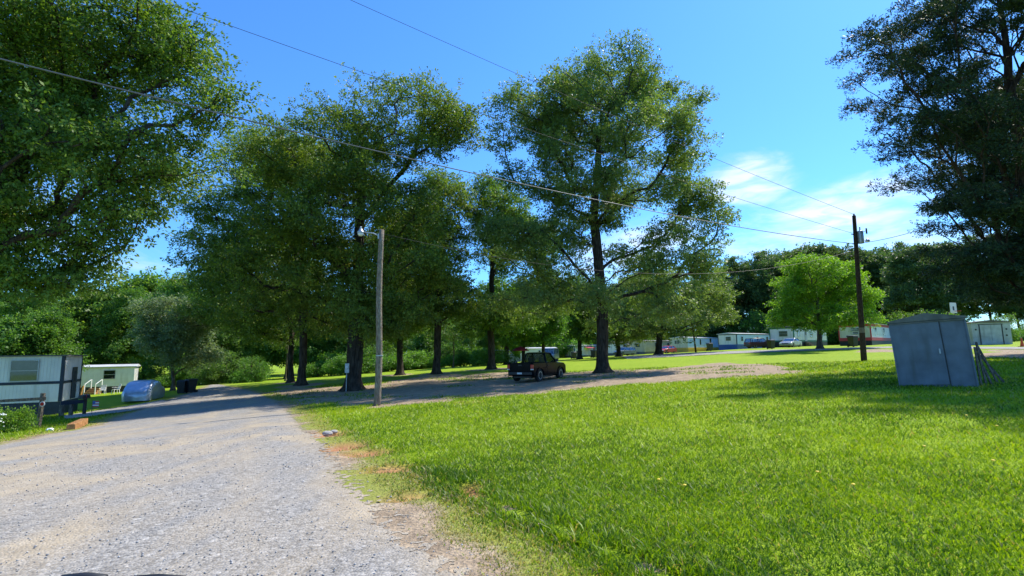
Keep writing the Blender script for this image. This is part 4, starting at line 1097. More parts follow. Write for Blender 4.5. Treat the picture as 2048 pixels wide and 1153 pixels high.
far_home(1475, 100, 53, label='white and pale blue trailer with dark blue base behind the dark suv', wall=M['pale_blue'], trim=M['navy'], skirt=M['blue'], roof=M['roof'], base=(M['blue'], 0.3), eave=0.16,
         win_end=[(1.2, 1.7, 1.1, 0.8)], win_long=[(1.5, 1.6, 0.8, 0.9, 1), (7.5, 1.6, 0.8, 0.9, 1), (11.5, 1.6, 0.8, 0.9, 1)], end_wall=M['white'], Hs=0.65)
far_home(1377, 105, 47, label='cream and pale blue trailer with yellow base band', wall=M['pale_blue'], trim=M['white'], skirt=M['yellow'], roof=M['roof'], base=(M['yellow'], 0.35), eave=0.10, corner=False,
         win_end=[(1.9, 1.75, 0.5, 0.7), (2.5, 1.75, 0.5, 0.7)], win_long=[(5.0, 1.5, 0.6, 1.2, 1), (9.5, 1.4, 0.8, 1.5, 1)], end_wall=M['cream'], Hs=0.6)
far_home(1290, 114, 49, label='tan trailer behind the red car', wall=M['tan'], trim=M['cream'], skirt=M['roof_dark'], roof=M['roof_dark'], eave=0.08, corner=False,
         win_end=[(1.2, 1.6, 1.2, 0.8, 1)], win_long=[(4.0, 1.6, 0.9, 0.9), (9, 1.6, 0.9, 0.9)], doors=[(6.2, M['white'])], Hs=0.55)
far_home(1236, 118, 50, label='white trailer with open porch behind the grey car', wall=M['white'], trim=M['dark'], skirt=M['roof_dark'], roof=M['roof_dark'], eave=0.12, corner=False, L=12,
         win_long=[(2.0, 1.5, 1.0, 1.0, 1), (7.0, 1.5, 1.0, 1.0, 1)], awning=(3.2, 6.8, 1.8, M['roof']), Hs=0.55)
far_home(1150, 124, 56, label='white trailer with blue roof edge behind the dark rubbish bins', wall=M['white'], trim=M['blue'], skirt=M['roof_dark'], roof=M['roof'], eave=0.22, W=3.6, L=15,
         win_long=[(6.0, 1.6, 0.8, 0.9, 1), (12.5, 1.5, 0.8, 1.1, 1)], win_end=[(1.0, 1.5, 1.0, 1.0, 1)], end_wall=M['cream'], awning=(3.0, 5.2, 1.6, M['cloth_red']), Hs=0.45)
far_home(1047, 112, 80, label='long white trailer hidden behind the black pickup', wall=M['white'], trim=M['white'], skirt=M['frame'], roof=M['roof'], eave=0.1, corner=False, W=3.5, L=7.5,
         win_long=[(3.4, 1.5, 0.5, 0.7, 1)], Hs=0.4, Hw=2.2)
# left: near trailer, its long side to the camera
mobile_home('near white trailer with navy trim and dark skirting, cut by the left edge', at(119, 31), math.pi + R(26), 13, 3.4, M['white'], M['navy'], M['navy'], M['roof_dark'],
    win_long=[(1.15, 2.04, 1.3, 1.26), (7.5, 2.04, 1.4, 1.2)], end_doors=[(1.5, M['navy'])], ribs=0.16, belt=1.05, eave=0.0, crown=0.0, Hs=0.80, Hw=2.70, sg=-1)
mobile_home('small white trailer in the grass behind the covered car', at(266, 62), math.pi + R(30), 13, 3.4, M['white'], M['roof'], M['dark'], M['roof'],
    win_long=[(1.8, 1.5, 1.15, 1.05, 1), (8.2, 1.5, 1.2, 1.05, 1)], doors=[(5.6, M['frame'])], ribs=0.2, eave=0.12, Hs=0.65, Hw=2.25, sg=-1, corner=False)

# ------------------------------------------------------------------ vehicles
def arch(cx, r, z0, n=9):
    """wheel arch from front to rear along the sill"""
    a0 = math.asin(min(0.95, max(-0.95, (z0 - 0.34) / r)))
    return [(cx + r * math.cos(a0 + (math.pi - 2 * a0) * i / n), 0.34 + r * math.sin(a0 + (math.pi - 2 * a0) * i / n)) for i in range(n + 1)]
def wheel(parent, x, y, r, w, rim=M['alloy']):
    s = 1 if y > 0 else -1
    ty = MB().lathe([(r * 0.62, -w / 2), (r * 0.93, -w / 2), (r, -w / 2 + 0.03), (r, w / 2 - 0.03), (r * 0.93, w / 2), (r * 0.62, w / 2)], (x, y, r), 'y', 20).build('wheel', M['rubber'], parent)
    rb = MB().lathe([(r * 0.60, s * w * 0.30), (r * 0.64, s * (w / 2 + 0.004)), (r * 0.54, s * (w / 2 + 0.006)), (r * 0.50, s * w * 0.34), (0.04, s * w * 0.36)], (x, y, r), 'y', 20)
    for k in range(6):
        a = k * math.pi / 3
        rb.bar((x + 0.03 * math.cos(a), y + s * w * 0.40, r + 0.03 * math.sin(a)), (x + r * 0.56 * math.cos(a), y + s * w * 0.44, r + r * 0.56 * math.sin(a)), 0.05, 0.03, up=(0, 1, 0))
    rb.build('rim', rim, ty)
def quad_panel(parent, name, q, mat, th=0.012):
    q = [Vector(p) for p in q]; n = (q[1] - q[0]).cross(q[3] - q[0]).normalized() * th / 2
    return MB().hexa([p - n for p in q] + [p + n for p in q]).build(name, mat, parent)
VEH = {
 'sedan': dict(L=4.6, W=1.76, H=1.42, top=[(-2.28, .58), (-2.26, .92), (-1.55, 1.0), (0.85, .98), (1.95, .82), (2.24, .66), (2.28, .45)], fx=1.38, rx=-1.32, cab=(-1.75, 1.05, -1.0, 0.15), belt=.97, wr=.32),
 'suv': dict(L=4.7, W=1.82, H=1.72, top=[(-2.3, .6), (-2.28, 1.08), (0.95, 1.08), (2.05, .98), (2.28, .75), (2.3, .5)], fx=1.42, rx=-1.36, cab=(-2.26, 1.0, -2.05, 0.42), belt=1.07, wr=.36),
 'hatch': dict(L=4.0, W=1.72, H=1.45, top=[(-1.98, .58), (-1.96, .98), (0.75, .96), (1.65, .80), (1.95, .64), (2.0, .45)], fx=1.22, rx=-1.2, cab=(-1.9, 1.0, -1.35, 0.1), belt=.96, wr=.31),
 'van': dict(L=5.2, W=1.95, H=2.05, top=[(-2.58, .55), (-2.58, 1.15), (1.5, 1.15), (2.3, 1.0), (2.55, .75), (2.58, .5)], fx=1.7, rx=-1.6, cab=(-2.57, 1.85, -2.5, 1.05), belt=1.14, wr=.35),
 'pickup': dict(L=4.75, W=1.74, H=1.74, top=[(-2.36, .60), (-2.36, .80), (-0.60, .80), (-0.58, 1.14), (0.98, 1.14), (2.05, 1.06), (2.33, .90), (2.37, .55)], fx=1.52, rx=-1.42, cab=(-0.56, 1.0, -0.40, 0.42), belt=1.13, wr=.38),
}
def vehicle(name, label, cat, loc, heading, kind, pm_):
    k = VEH[kind]; t = thing(name, label, cat, loc, math.pi / 2 - heading)
    L, W, H, wr = k['L'], k['W'], k['H'], k['wr']; hw = W / 2; ar = wr + 0.07; zb = 0.36 if kind in ('pickup', 'suv', 'van') else 0.27
    fr = L / 2 - 0.06
    low = [(fr, zb)] + arch(k['fx'], ar, zb) + arch(k['rx'], ar, zb) + [(-fr, zb)]
    body = MB().prism(list(k['top']) + low, -hw, hw, inset=0.05).build('body', pm_, t)
    x0, x1, x2, x3 = k['cab']; zbt = k['belt']; w0, w1 = hw - 0.06, hw - 0.20
    # roof and pillars
    MB().prism([(x2 - 0.06, H - 0.07), (x2 + 0.1, H - 0.005), ((x2 + x3) / 2, H + 0.02), (x3 - 0.1, H - 0.005), (x3 + 0.06, H - 0.07)], -w1, w1, inset=0.04).build('roof', pm_, t)
    pil = MB()
    for s in (-1, 1):
        pil.bar((x0 + 0.03, s * w0, zbt - 0.03), (x2, s * (w1 - 0.03), H - 0.05), 0.10, 0.07)
        pil.bar((x1 - 0.03, s * w0, zbt - 0.03), (x3, s * (w1 - 0.03), H - 0.05), 0.07, 0.06)
        nm = 1 if kind == 'pickup' else (3 if kind == 'van' else 2)
        for j in range(1, nm):
            f = j / nm + 0.03
            pil.bar((x0 + (x1 - x0) * f * 0.9, s * w0, zbt - 0.03), (x2 + (x3 - x2) * f, s * (w1 - 0.02), H - 0.05), 0.08, 0.05)
    pil.build('pillars', pm_, t)
    for s in (-1, 1):
        quad_panel(t, 'side_window', [(x0 + 0.08, s * (w0 - 0.015), zbt), (x1 - 0.08, s * (w0 - 0.015), zbt), (x3 - 0.02, s * (w1 - 0.045), H - 0.07), (x2 + 0.02, s * (w1 - 0.045), H - 0.07)], M['car_glass'])
    quad_panel(t, 'windscreen', [(x1 - 0.03, -w0 + 0.05, zbt), (x1 - 0.03, w0 - 0.05, zbt), (x3, w1 - 0.06, H - 0.06), (x3, -w1 + 0.06, H - 0.06)], M['car_glass'])
    quad_panel(t, 'rear_window', [(x0 + 0.03, -w0 + 0.05, zbt), (x0 + 0.03, w0 - 0.05, zbt), (x2, w1 - 0.06, H - 0.06), (x2, -w1 + 0.06, H - 0.06)], M['car_glass'])
    # seats
    xs = [x3 - 0.55] if kind == 'pickup' else [x3 - 0.45, x3 - 1.35]
    for xx in xs:
        for s in (-1, 1):
            MB().box(xx - 0.12, xx + 0.02, s * 0.38 - 0.22, s * 0.38 + 0.22, zbt - 0.2, zbt + 0.30).box(xx - 0.11, xx, s * 0.38 - 0.1, s * 0.38 + 0.1, zbt + 0.31, zbt + 0.45).build('seat', M['dark'], t, bevel=0.03)
    for s in (-1, 1):
        wheel(t, k['fx'], s * (hw - 0.11), wr, 0.22); wheel(t, k['rx'], s * (hw - 0.11), wr, 0.22)
        yl = s * (hw - 0.20)
        if kind == 'pickup':
            MB().box(-2.40, -2.28, min(s * (hw - 0.16), s * (hw + 0.006)), max(s * (hw - 0.16), s * (hw + 0.006)), 0.80, 1.04).build('tail_light', M['red_lens'], t, bevel=0.015)
            MB().box(-2.402, -2.30, min(s * (hw - 0.15), s * (hw + 0.003)), max(s * (hw - 0.15), s * (hw + 0.003)), 0.73, 0.792).build('reverse_light', M['clear_lens'], t)
        else:
            MB().box(-L / 2 - 0.01, -L / 2 + 0.10, yl - 0.17, yl + 0.17, zbt - 0.26, zbt - 0.10).build('tail_light', M['red_lens'], t, bevel=0.015)
        hz = k['top'][-2][1]
        MB().box(L / 2 - 0.22, L / 2 - 0.015, yl - 0.19, yl + 0.19, hz - 0.12, hz + 0.02).build('headlight', M['clear_lens'], t, bevel=0.02)
        MB().box(x1 - 0.30, x1 - 0.14, min(s * (hw - 0.02), s * (hw + 0.16)), max(s * (hw - 0.02), s * (hw + 0.16)), zbt + 0.02, zbt + 0.18).build('mirror', M['dark'], t, bevel=0.03)
        dn = 1 if kind == 'pickup' else 2
        for j in range(dn):
            xa = x0 + 0.12 + (x1 - x0 - 0.3) * j / dn; xb_ = x0 + 0.12 + (x1 - x0 - 0.3) * (j + 1) / dn - 0.03
            if j == 0 and kind != 'pickup': xa += 0.25
            dr_ = MB().box(xa, xb_, min(s * (hw - 0.01), s * (hw + 0.008)), max(s * (hw - 0.01), s * (hw + 0.008)), zb + 0.12, zbt - 0.05).build('door', pm_, t, bevel=0.004)
            MB().box(xa + 0.06, xa + 0.2, min(s * (hw + 0.009), s * (hw + 0.035)), max(s * (hw + 0.009), s * (hw + 0.035)), zbt - 0.2, zbt - 0.16).build('handle', M['dark'], dr_)
    MB().box(-L / 2 - 0.07, -L / 2 + 0.10, -hw + 0.08, hw - 0.08, zb + 0.08, zb + 0.24).build('rear_bumper', M['dark'] if kind != 'sedan' else pm_, t, bevel=0.03)
    MB().box(L / 2 - 0.10, L / 2 + 0.06, -hw + 0.08, hw - 0.08, zb + 0.02, zb + 0.22).build('front_bumper', M['dark'] if kind != 'sedan' else pm_, t, bevel=0.03)
    MB().box(L / 2 - 0.07, L / 2 + 0.012, -0.45, 0.45, k['top'][-2][1] - 0.12, k['top'][-2][1] - 0.01).build('grille', M['dark'], t)
    MB().box(-L / 2 + 0.3, L / 2 - 0.3, -hw + 0.28, hw - 0.28, 0.24, 0.40).build('chassis', M['dark'], t)
    if kind == 'pickup':
        for s in (-1, 1):
            ya, yb_ = sorted((s * (hw - 0.09), s * (hw + 0.002)))
            MB().box(-2.30, -0.62, ya, yb_, 0.802, 1.13).build('bed_side', pm_, t, bevel=0.02)
            fl = [(-1.42 + (ar + 0.09) * math.cos(a), 0.34 + (ar + 0.09) * math.sin(a)) for a in np.linspace(0.12, math.pi - 0.12, 12)] + [(-1.42 - (ar + 0.005) * math.cos(a), 0.34 + (ar + 0.005) * math.sin(a)) for a in np.linspace(0.12, math.pi - 0.12, 12)]
            for dx in (0, k['fx'] - k['rx']):
                MB().prism([(x + dx, z) for x, z in fl], s * (hw - 0.04), s * (hw + 0.05)).build('wheel_arch', pm_, t)
        tg = MB().box(-2.38, -2.30, -hw + 0.17, hw - 0.17, 0.66, 1.13).build('tailgate', pm_, t, bevel=0.015)
        MB().box(-2.392, -2.381, -0.12, 0.12, 0.96, 1.04).build('handle', M['dark'], tg)
        MB().box(-2.455, -2.448, -0.16, 0.16, 0.48, 0.58).build('number_plate', M['clear_lens'], t)
        MB().tube([(-1.9, -0.5, 0.42), (-2.3, -0.55, 0.40)], 0.03, 8).build('exhaust_pipe', M['dark'], t)
        MB().box(-0.72, -0.63, -hw + 0.1, hw - 0.1, 0.802, 1.12).build('bed_front', pm_, t)
    return t
vehicle('pickup_truck', 'black pickup truck seen from behind, parked left of the tallest oak', 'pickup', at(1077, 32.6), R(30), 'pickup', M['car_black'])
vehicle('parked_car', 'silver sedan parked nose to camera before the green-trimmed trailer', 'car', at(1582, 80), R(228), 'sedan', M['car_silver'])
vehicle('parked_car', 'dark maroon suv parked before the blue-based trailer', 'suv', at(1519, 88), R(80), 'suv', M['car_maroon'])
vehicle('parked_car', 'bright red car between tan trailer and yellow-based trailer', 'car', at(1334, 100), R(235), 'hatch', M['car_red'])
vehicle('parked_car', 'grey car behind the tallest oak, front of white porch trailer', 'car', at(1250, 104), R(240), 'suv', M['car_grey'])
vehicle('van', 'white van beyond the oak trunks left of the red umbrella', 'van', at(1001, 72), R(70), 'van', M['car_white'])
vehicle('van', 'white van seen over the cab of the black pickup', 'van', at(1101, 82), R(195), 'van', M['car_white'])

# car under a silver cover
t = thing('covered_car', 'car under a shiny blue-silver cover on the grass left of the road', 'car', at(288, 38.5), R(111))
xs = np.linspace(-2.15, 2.15, 34); prof_h = np.interp(xs, [-2.15, -2.0, -1.75, -1.2, -0.2, 0.5, 1.1, 1.9, 2.1, 2.15], [0.55, 0.88, 1.02, 1.42, 1.50, 1.42, 1.05, 0.90, 0.72, 0.5])
hwid = np.interp(xs, [-2.15, -1.9, 0, 1.9, 2.15], [0.62, 0.86, 0.93, 0.86, 0.6])
K = 26; V = []
g2 = np.random.default_rng(9)
for i, x in enumerate(xs):
    for j in range(K):
        a = math.pi * j / (K - 1); cy = math.cos(a); sz_ = math.sin(a)
        y = math.copysign(abs(cy) ** 0.30, cy) * hwid[i]; z = 0.10 + (prof_h[i] - 0.10) * abs(sz_) ** 0.36
        tuck = 1 - 0.05 * (1 - min(1, z / 0.5)); wr_ = 0.022 * math.sin(x * 9 + 3 * math.sin(y * 3)) * (1 - sz_) + 0.012 * math.sin(13 * x + 8 * z)
        V.append((x, y * tuck + math.copysign(wr_, y), z + 0.01 * math.sin(11 * y + 5 * x)))
Fq = [(i * K + j, i * K + j + 1, (i + 1) * K + j + 1, (i + 1) * K + j) for i in range(len(xs) - 1) for j in range(K - 1)]
mb = MB().add(V, Fq + [tuple(range(K)), tuple((len(xs) - 1) * K + j for j in range(K))[::-1]])
mb.build('cover', M['tarp'], t, smooth=True)
for x in (-1.3, 1.35):
    for s in (-1, 1): wheel(t, x, s * 0.72, 0.31, 0.18)

# ------------------------------------------------------------------ bins
def bin_(label, loc, rz=0.0, sc=1.0, group=None):
    t = thing('wheelie_bin', label, 'bin', loc, rz, group); t.scale = (sc, sc, sc)
    MB().hexa([(-.24, -.26, .06), (.24, -.26, .06), (.24, .26, .06), (-.24, .26, .06), (-.30, -.36, .98), (.30, -.36, .98), (.30, .36, .98), (-.30, .36, .98)]).build('body', M['bin'], t, bevel=0.03)
    MB().hexa([(-.32, -.39, .985), (.32, -.39, .985), (.32, .40, .985), (-.32, .40, .985), (-.29, -.35, 1.05), (.29, -.35, 1.05), (.29, .38, 1.09), (-.29, .38, 1.09)]).build('lid', M['bin'], t, bevel=0.02)
    for s in (-1, 1): MB().lathe([(.05, -.03), (.13, -.03), (.13, .03), (.05, .03)], (s * .29, .28, .13), 'x', 14).build('wheel', M['rubber'], t)
    MB().tube([(-.25, .43, .96), (.25, .43, .96)], .018, 6).build('handle', M['bin'], t)
    return t
bin_('black wheelie bin by the road bend, left of two', at(363, 43.2), 0.3, 1.05)
bin_('black wheelie bin by the road bend, right of two', at(380, 43.6), -0.4, 1.08)
bin_('dark wheelie bin in front of the yellow-based trailer', at(1420, 82), 0.2, 1.2)
bin_('dark wheelie bin between the dark suv and the silver sedan', at(1543, 66), 0.2, 1.12)
bin_('dark wheelie bin in front of the red-trimmed trailer', at(1707, 58), 0.2, 1.2)
bin_('black wheelie bin on the lawn in front of the blue-roofed white trailer', at(1159, 90), 0.2, 1.3)
bin_('black wheelie bin just left of the tallest oak trunk', at(1188, 92), 0.9, 1.3)
bin_('black wheelie bin at the lane left of the others', at(1148, 94), 0.6, 1.2)

# ------------------------------------------------------------------ grey shed at the right
A_ = at(1800, 16.3); B_ = at(1957, 15.2)
rz = math.atan2(B_.y - A_.y, B_.x - A_.x)
t = thing('garden_shed', 'large leaning grey metal shed under the pine at right', 'shed', A_, rz)
t.rotation_euler = (0, R(-3.2), rz)
w, dp, h = (B_ - A_).length, 1.55, 1.98
MB().box(0, w, 0.02, dp, -0.15, h).build('wall', M['shed'], t)
gp = [(-0.04, h + 0.002), (w + 0.04, h + 0.002), (w + 0.04, h + 0.05), (w / 2, h + 0.24), (-0.04, h + 0.05)]
MB().prism(gp, -0.05, dp + 0.08).build('gable_roof', M['shed_roof'], t)
MB().box(0.03, w * 0.66, -0.012, 0.016, 0.02, h - 0.06).build('door', M['shed'], t, bevel=0.004)
MB().box(w * 0.664, w * 0.676, -0.012, 0.012, -0.1, h - 0.06).build('door_jamb', M['dark'], t)
MB().box(w * 0.60, w * 0.62, -0.035, -0.013, 0.95, 1.10).build('handle', M['galv'], t)
MB().box(-0.01, w + 0.01, -0.03, 0.015, h - 0.055, h - 0.02).build('door_track', M['shed_roof'], t)
MB().box(-0.02, 0.025, -0.016, 0.10, -0.12, h - 0.06).build('corner_trim', M['shed'], t)
MB().box(w - 0.025, w + 0.02, -0.016, 0.10, -0.12, h - 0.06).build('corner_trim', M['shed'], t)
for k, (px, bx_, hh, dd) in enumerate([(1963, 1944, 1.15, 0.5), (1973, 1948, 1.3, 0.75), (1984, 1946, 0.95, 0.9), (1997, 1950, 1.15, 1.1), (2010, 1952, 0.85, 0.65)]):
    p0 = at(px, 15.6 + 0.12 * k); top = Vector(tuple(P(bx_ + 3, 0, 16.0 + 0.1 * k))); 
    p1 = Vector((B_.x + 0.0 + 0.06 * math.sin(k), 15.75 + 0.2 * k, p0.z + hh))
    p1.x = P(bx_ + 6, 700, p1.y)[0]
    tag(MB().bar(p0 - Vector((0, 0, 0.03)), p1, 0.03, 0.06, up=(0.2, 0.3, 1)).build('leaning_board', M['wood_grey'], None), ('innermost', 'second', 'middle', 'fourth', 'outermost')[k] + ' of five weathered boards leaning on the right side of the big grey shed', 'board', 'boards leaning on the grey shed')
# far shed
t = thing('garden_shed', 'small pale far shed with open double doors at the right edge', 'shed', at(1948, 50), R(-16))
MB().box(0, 3.1, 0, 2.2, -0.3, 2.15).build('wall', M['shed_far'], t)
MB().prism([(-0.08, 2.152), (3.18, 2.152), (3.18, 2.22), (1.55, 2.42), (-0.08, 2.22)], -0.1, 2.3).build('gable_roof', M['shed_roof'], t)
MB().box(0.55, 0.62, -0.03, -0.004, 0.05, 1.95).build('door_frame', M['dark'], t); MB().box(2.38, 2.45, -0.03, -0.004, 0.05, 1.95).build('door_frame', M['dark'], t)
MB().box(0.66, 1.49, -0.025, -0.004, 0.03, 1.88).build('door', M['shed_far'], t); MB().box(1.53, 2.34, -0.022, -0.004, 0.03, 1.88).build('door', M['shed_far'], t)
MB().box(0.5, 2.5, -0.028, -0.003, 1.96, 2.02).build('lintel', M['dark'], t)
for (x, z) in ((0.3, 1.5), (2.75, 1.5), (2.72, 0.9)):
    MB().lathe([(0.07, -0.02), (0.09, -0.006)], (x, 0, z), 'y', 8).build('round_plate', M['dark'], t)
# basketball hoop
p = at(1917, 44)
t = thing('basketball_hoop', 'white basketball backboard on a pole behind the grey shed', 'hoop', p, R(20))
zc = P(1912, 616, 44)[2] - p.z
MB().tube([(0, 0.5, -0.2), (0, 0.5, zc - 0.4), (0, 0.12, zc - 0.1)], 0.05, 8).build('pole', M['dark'], t)
MB().box(-0.42, 0.42, 0, 0.04, zc - 0.45, zc + 0.45).build('backboard', M['white'], t)
MB().box(-0.12, 0.10, -0.006, -0.002, zc - 0.22, zc + 0.12).build('target_square', M['dark'], t)
MB().tube([(0.23 * math.cos(a), -0.28 + 0.23 * math.sin(a), zc - 0.3) for a in np.linspace(0, 6.283, 17)], 0.012, 5).build('rim', M['red'], t)
# traffic cone at the right edge
t = thing('traffic_cone', 'orange traffic cone on the dirt at the extreme right edge', 'cone', at(2045, 42))
M['cone'] = paint('orange_plastic', (0.75, 0.10, 0.02), 0.5, 0.08)
MB().lathe([(0.15, 0.03), (0.14, 0.05), (0.03, 0.68), (0.02, 0.70)], n=14).build('cone_body', M['cone'], t)
MB().box(-0.2, 0.2, -0.2, 0.2, 0, 0.035).build('base', M['cone'], t)

# ------------------------------------------------------------------ poles and wires
p = at(754, 21.2)
t = thing('lamp_pole', 'weathered grey wooden lamp pole at the lawn corner', 'lamp pole', p)
topz = P(763, 460, 21.2)[2] - p.z; lx = P(763, 460, 21.2)[0] - p.x
zz_ = np.linspace(-0.3, topz, 12)
MB().tube([(lx * max(0, z) / topz + 0.035 * math.sin(z * 0.9), 0.02 * math.sin(z * 1.3), z) for z in zz_], list(np.linspace(0.145, 0.105, 12)), 14).build('pole', M['pole_wood'], t, smooth=True)
arm_z = topz - 0.28
la = MB().tube([(lx - 0.08, -0.02, arm_z), (lx - 0.35, -0.05, arm_z + 0.12), (lx - 0.75, -0.08, arm_z + 0.18)], [0.028, 0.028, 0.026], 8).build('arm', M['galv'], t, smooth=True)
lh = MB().lathe([(0.02, 0.20), (0.07, 0.19), (0.085, 0.12), (0.13, 0.08), (0.145, 0.02), (0.13, 0.0)], (lx - 0.86, -0.09, arm_z + 0.12), 'z', 16).build('lamp_head', M['galv'], t, smooth=True)
MB().lathe([(0.125, 0.0), (0.12, -0.07), (0.07, -0.12), (0.02, -0.13)], (lx - 0.86, -0.09, arm_z + 0.12), 'z', 16).build('lamp_lens', M['clear_lens'], lh, smooth=True)
MB().lathe([(0.04, 0.0), (0.045, 0.06), (0.02, 0.09)], (lx - 0.86, -0.09, arm_z + 0.322), 'z', 10).build('photocell', M['galv'], lh)
MB().box(lx - 0.14, lx - 0.09, -0.06, 0.02, arm_z - 0.12, arm_z + 0.1).build('bracket', M['galv'], t)
MB().lathe([(0.15, 2.0), (0.15, 2.04)], (0.06, 0.02, 0), 'z', 14).build('steel_band', M['galv'], t)
LP_TOP = Vector((p.x + lx, p.y, p.z + topz - 0.15))

p = at(1728, 34.5)
t = thing('utility_pole', 'dark wooden utility pole with transformer on the lawn left of the shed', 'utility pole', p)
tp_ = P(1708, 432, 34.5); lx = tp_[0] - p.x; topz = tp_[2] - p.z
MB().tube([(lx * max(0, z) / topz, 0, z) for z in np.linspace(-0.4, topz, 10)], list(np.linspace(0.185, 0.115, 10)), 14).build('pole', M['pole_dark'], t, smooth=True)
def on(z): return lx * z / topz
zt_ = topz - 1.55
MB().lathe([(0.02, -0.48), (0.17, -0.45), (0.185, -0.40), (0.185, 0.36), (0.17, 0.42), (0.05, 0.46)], (on(zt_) + 0.26, -0.14, zt_), 'z', 18).build('transformer', M['galv'], t, smooth=True)
MB().lathe([(0.035, 0.0), (0.05, 0.05), (0.03, 0.08), (0.05, 0.13), (0.03, 0.17), (0.045, 0.22), (0.015, 0.30)], (on(zt_) + 0.26, -0.14, zt_ + 0.44), 'z', 10).build('bushing', M['galv'], t, smooth=True)
MB().box(on(zt_) + 0.05, on(zt_) + 0.22, -0.1, 0.0, zt_ - 0.25, zt_ - 0.17).box(on(zt_) + 0.05, on(zt_) + 0.22, -0.1, 0.0, zt_ + 0.17, zt_ + 0.25).build('hanger_bracket', M['galv'], t)
MB().lathe([(0.03, 0), (0.055, 0.04), (0.05, 0.12), (0.02, 0.16)], (lx, 0, topz), 'z', 10).build('top_insulator', M['dark'], t)
MB().tube([(on(topz - 1.0), 0, topz - 1.25), (on(topz) + 0.72, -0.05, topz - 1.1)], 0.02, 6).tube([(on(topz) + 0.72, -0.05, topz - 1.3), (on(topz) + 0.72, -0.05, topz - 0.92)], 0.05, 8).build('fuse_cutout', M['dark'], t)
fl = MB().tube([(on(topz - 1.9), 0, topz - 1.85), (on(topz) + 0.55, -0.05, topz - 1.75)], 0.022, 6).build('light_arm', M['galv'], t)
MB().lathe([(0.05, 0.16), (0.10, 0.10), (0.16, 0.0), (0.14, -0.04)], (on(topz) + 0.72, -0.05, topz - 1.82), 'z', 12).build('lamp_head', M['galv'], fl, smooth=True)
MB().tube([(on(topz - 1.4) - 0.12, 0, topz - 1.35), (on(topz - 1.4) - 0.28, 0, topz - 1.3)], 0.03, 6).tube([(on(topz - 2) - 0.12, 0, topz - 2.0), (on(topz - 2) - 0.24, 0, topz - 2.0)], 0.03, 6).build('insulator', M['dark'], t)
MB().lathe([(0.178, 1.9), (0.178, 2.25)], (on(2), 0, 0), 'z', 14).build('pole_band', M['pole_wood'], t)
UP = p.copy(); ULX, UTZ = lx, topz
def wire(name, label, p0, p1, mid, r0, r1, mat=M['cable']):
    """a sagging cable between two points; the sag follows the photo point mid=(px, py)"""
    p0, p1 = Vector(p0), Vector(p1)
    best, s = None, 0
    for tt in np.linspace(0.02, 0.98, 400):
        q = p0.lerp(p1, tt); v = np.array(q) - CAM
        zc_ = v @ _F; px = 1024 + F_PX * (v @ CR) / zc_
        if best is None or abs(px - mid[0]) < best: best = abs(px - mid[0]); tb = tt; qb = q
    need = P(mid[0], mid[1], qb.y)[2]
    s = max(0.0, (qb.z - need) / (4 * tb * (1 - tb)))
    pts = [p0.lerp(p1, u) - Vector((0, 0, 4 * s * u * (1 - u))) for u in np.linspace(0, 1, 60)]
    tag(MB().tube(pts, list(np.linspace(r0, r1, 60)), 6).build(name, mat, None, smooth=True), label, 'cable')
up = lambda z: (UP.x + ULX * z / UTZ, UP.y, UP.z + z)
wire('service_cable', 'thick twisted cable crossing the whole sky below the two thin wires', up(UTZ - 2.0), P(-260, 52, 10.5), (945, 347), 0.020, 0.020, M['cable_al'])
wire('overhead_wire', 'middle thin wire over the oaks to the utility pole', up(UTZ - 1.3), P(-100, -150, 13), (930, 217), 0.011, 0.009)
wire('overhead_wire', 'topmost thin wire running to the top of the utility pole', up(UTZ + 0.1), P(150, -250, 14), (1400, 305), 0.011, 0.009)
wire('service_cable', 'cable drooping right from the utility pole towards the pine', up(UTZ - 2.0), P(2250, 250, 22), (1840, 459), 0.016, 0.012)
wire('service_cable', 'slack cable from the lamp pole across the oaks to the utility pole', up(UTZ - 2.4), LP_TOP, (1215, 543), 0.012, 0.008)
# far small pole
p = at(1392, 72)
t = thing('small_pole', 'thin brown pole on the lawn in front of the yellow-based trailer', 'pole', p)
MB().tube([(0, 0, -0.3), (-0.35, 0, 5.5)], [0.13, 0.10], 10).build('pole', M['pole_dark'], t, smooth=True)
MB().lathe([(0.14, 1.2), (0.14, 1.6)], (-0.08, 0, 0), 'z', 10).build('meter_band', M['galv'], t)
# meter post beside the oak
p = at(692, 32.2)
t = thing('meter_post', 'thin post with grey electric meter box left of the large dark oak trunk', 'meter post', p)
MB().tube([(0, 0, -0.3), (0.05, 0, 3.1)], [0.06, 0.05], 8).build('post', M['pole_dark'], t)
MB().box(-0.06, 0.20, -0.16, -0.06, 1.15, 1.75).build('meter_box', M['galv'], t, bevel=0.02)
MB().lathe([(0.09, -0.07), (0.08, 0.0)], (0.07, -0.17, 1.5), 'y', 12).build('meter_dial', M['clear_lens'], t)
MB().tube([(0.02, -0.05, 0), (0.03, -0.05, 1.16)], 0.025, 6).build('conduit', M['galv'], t)

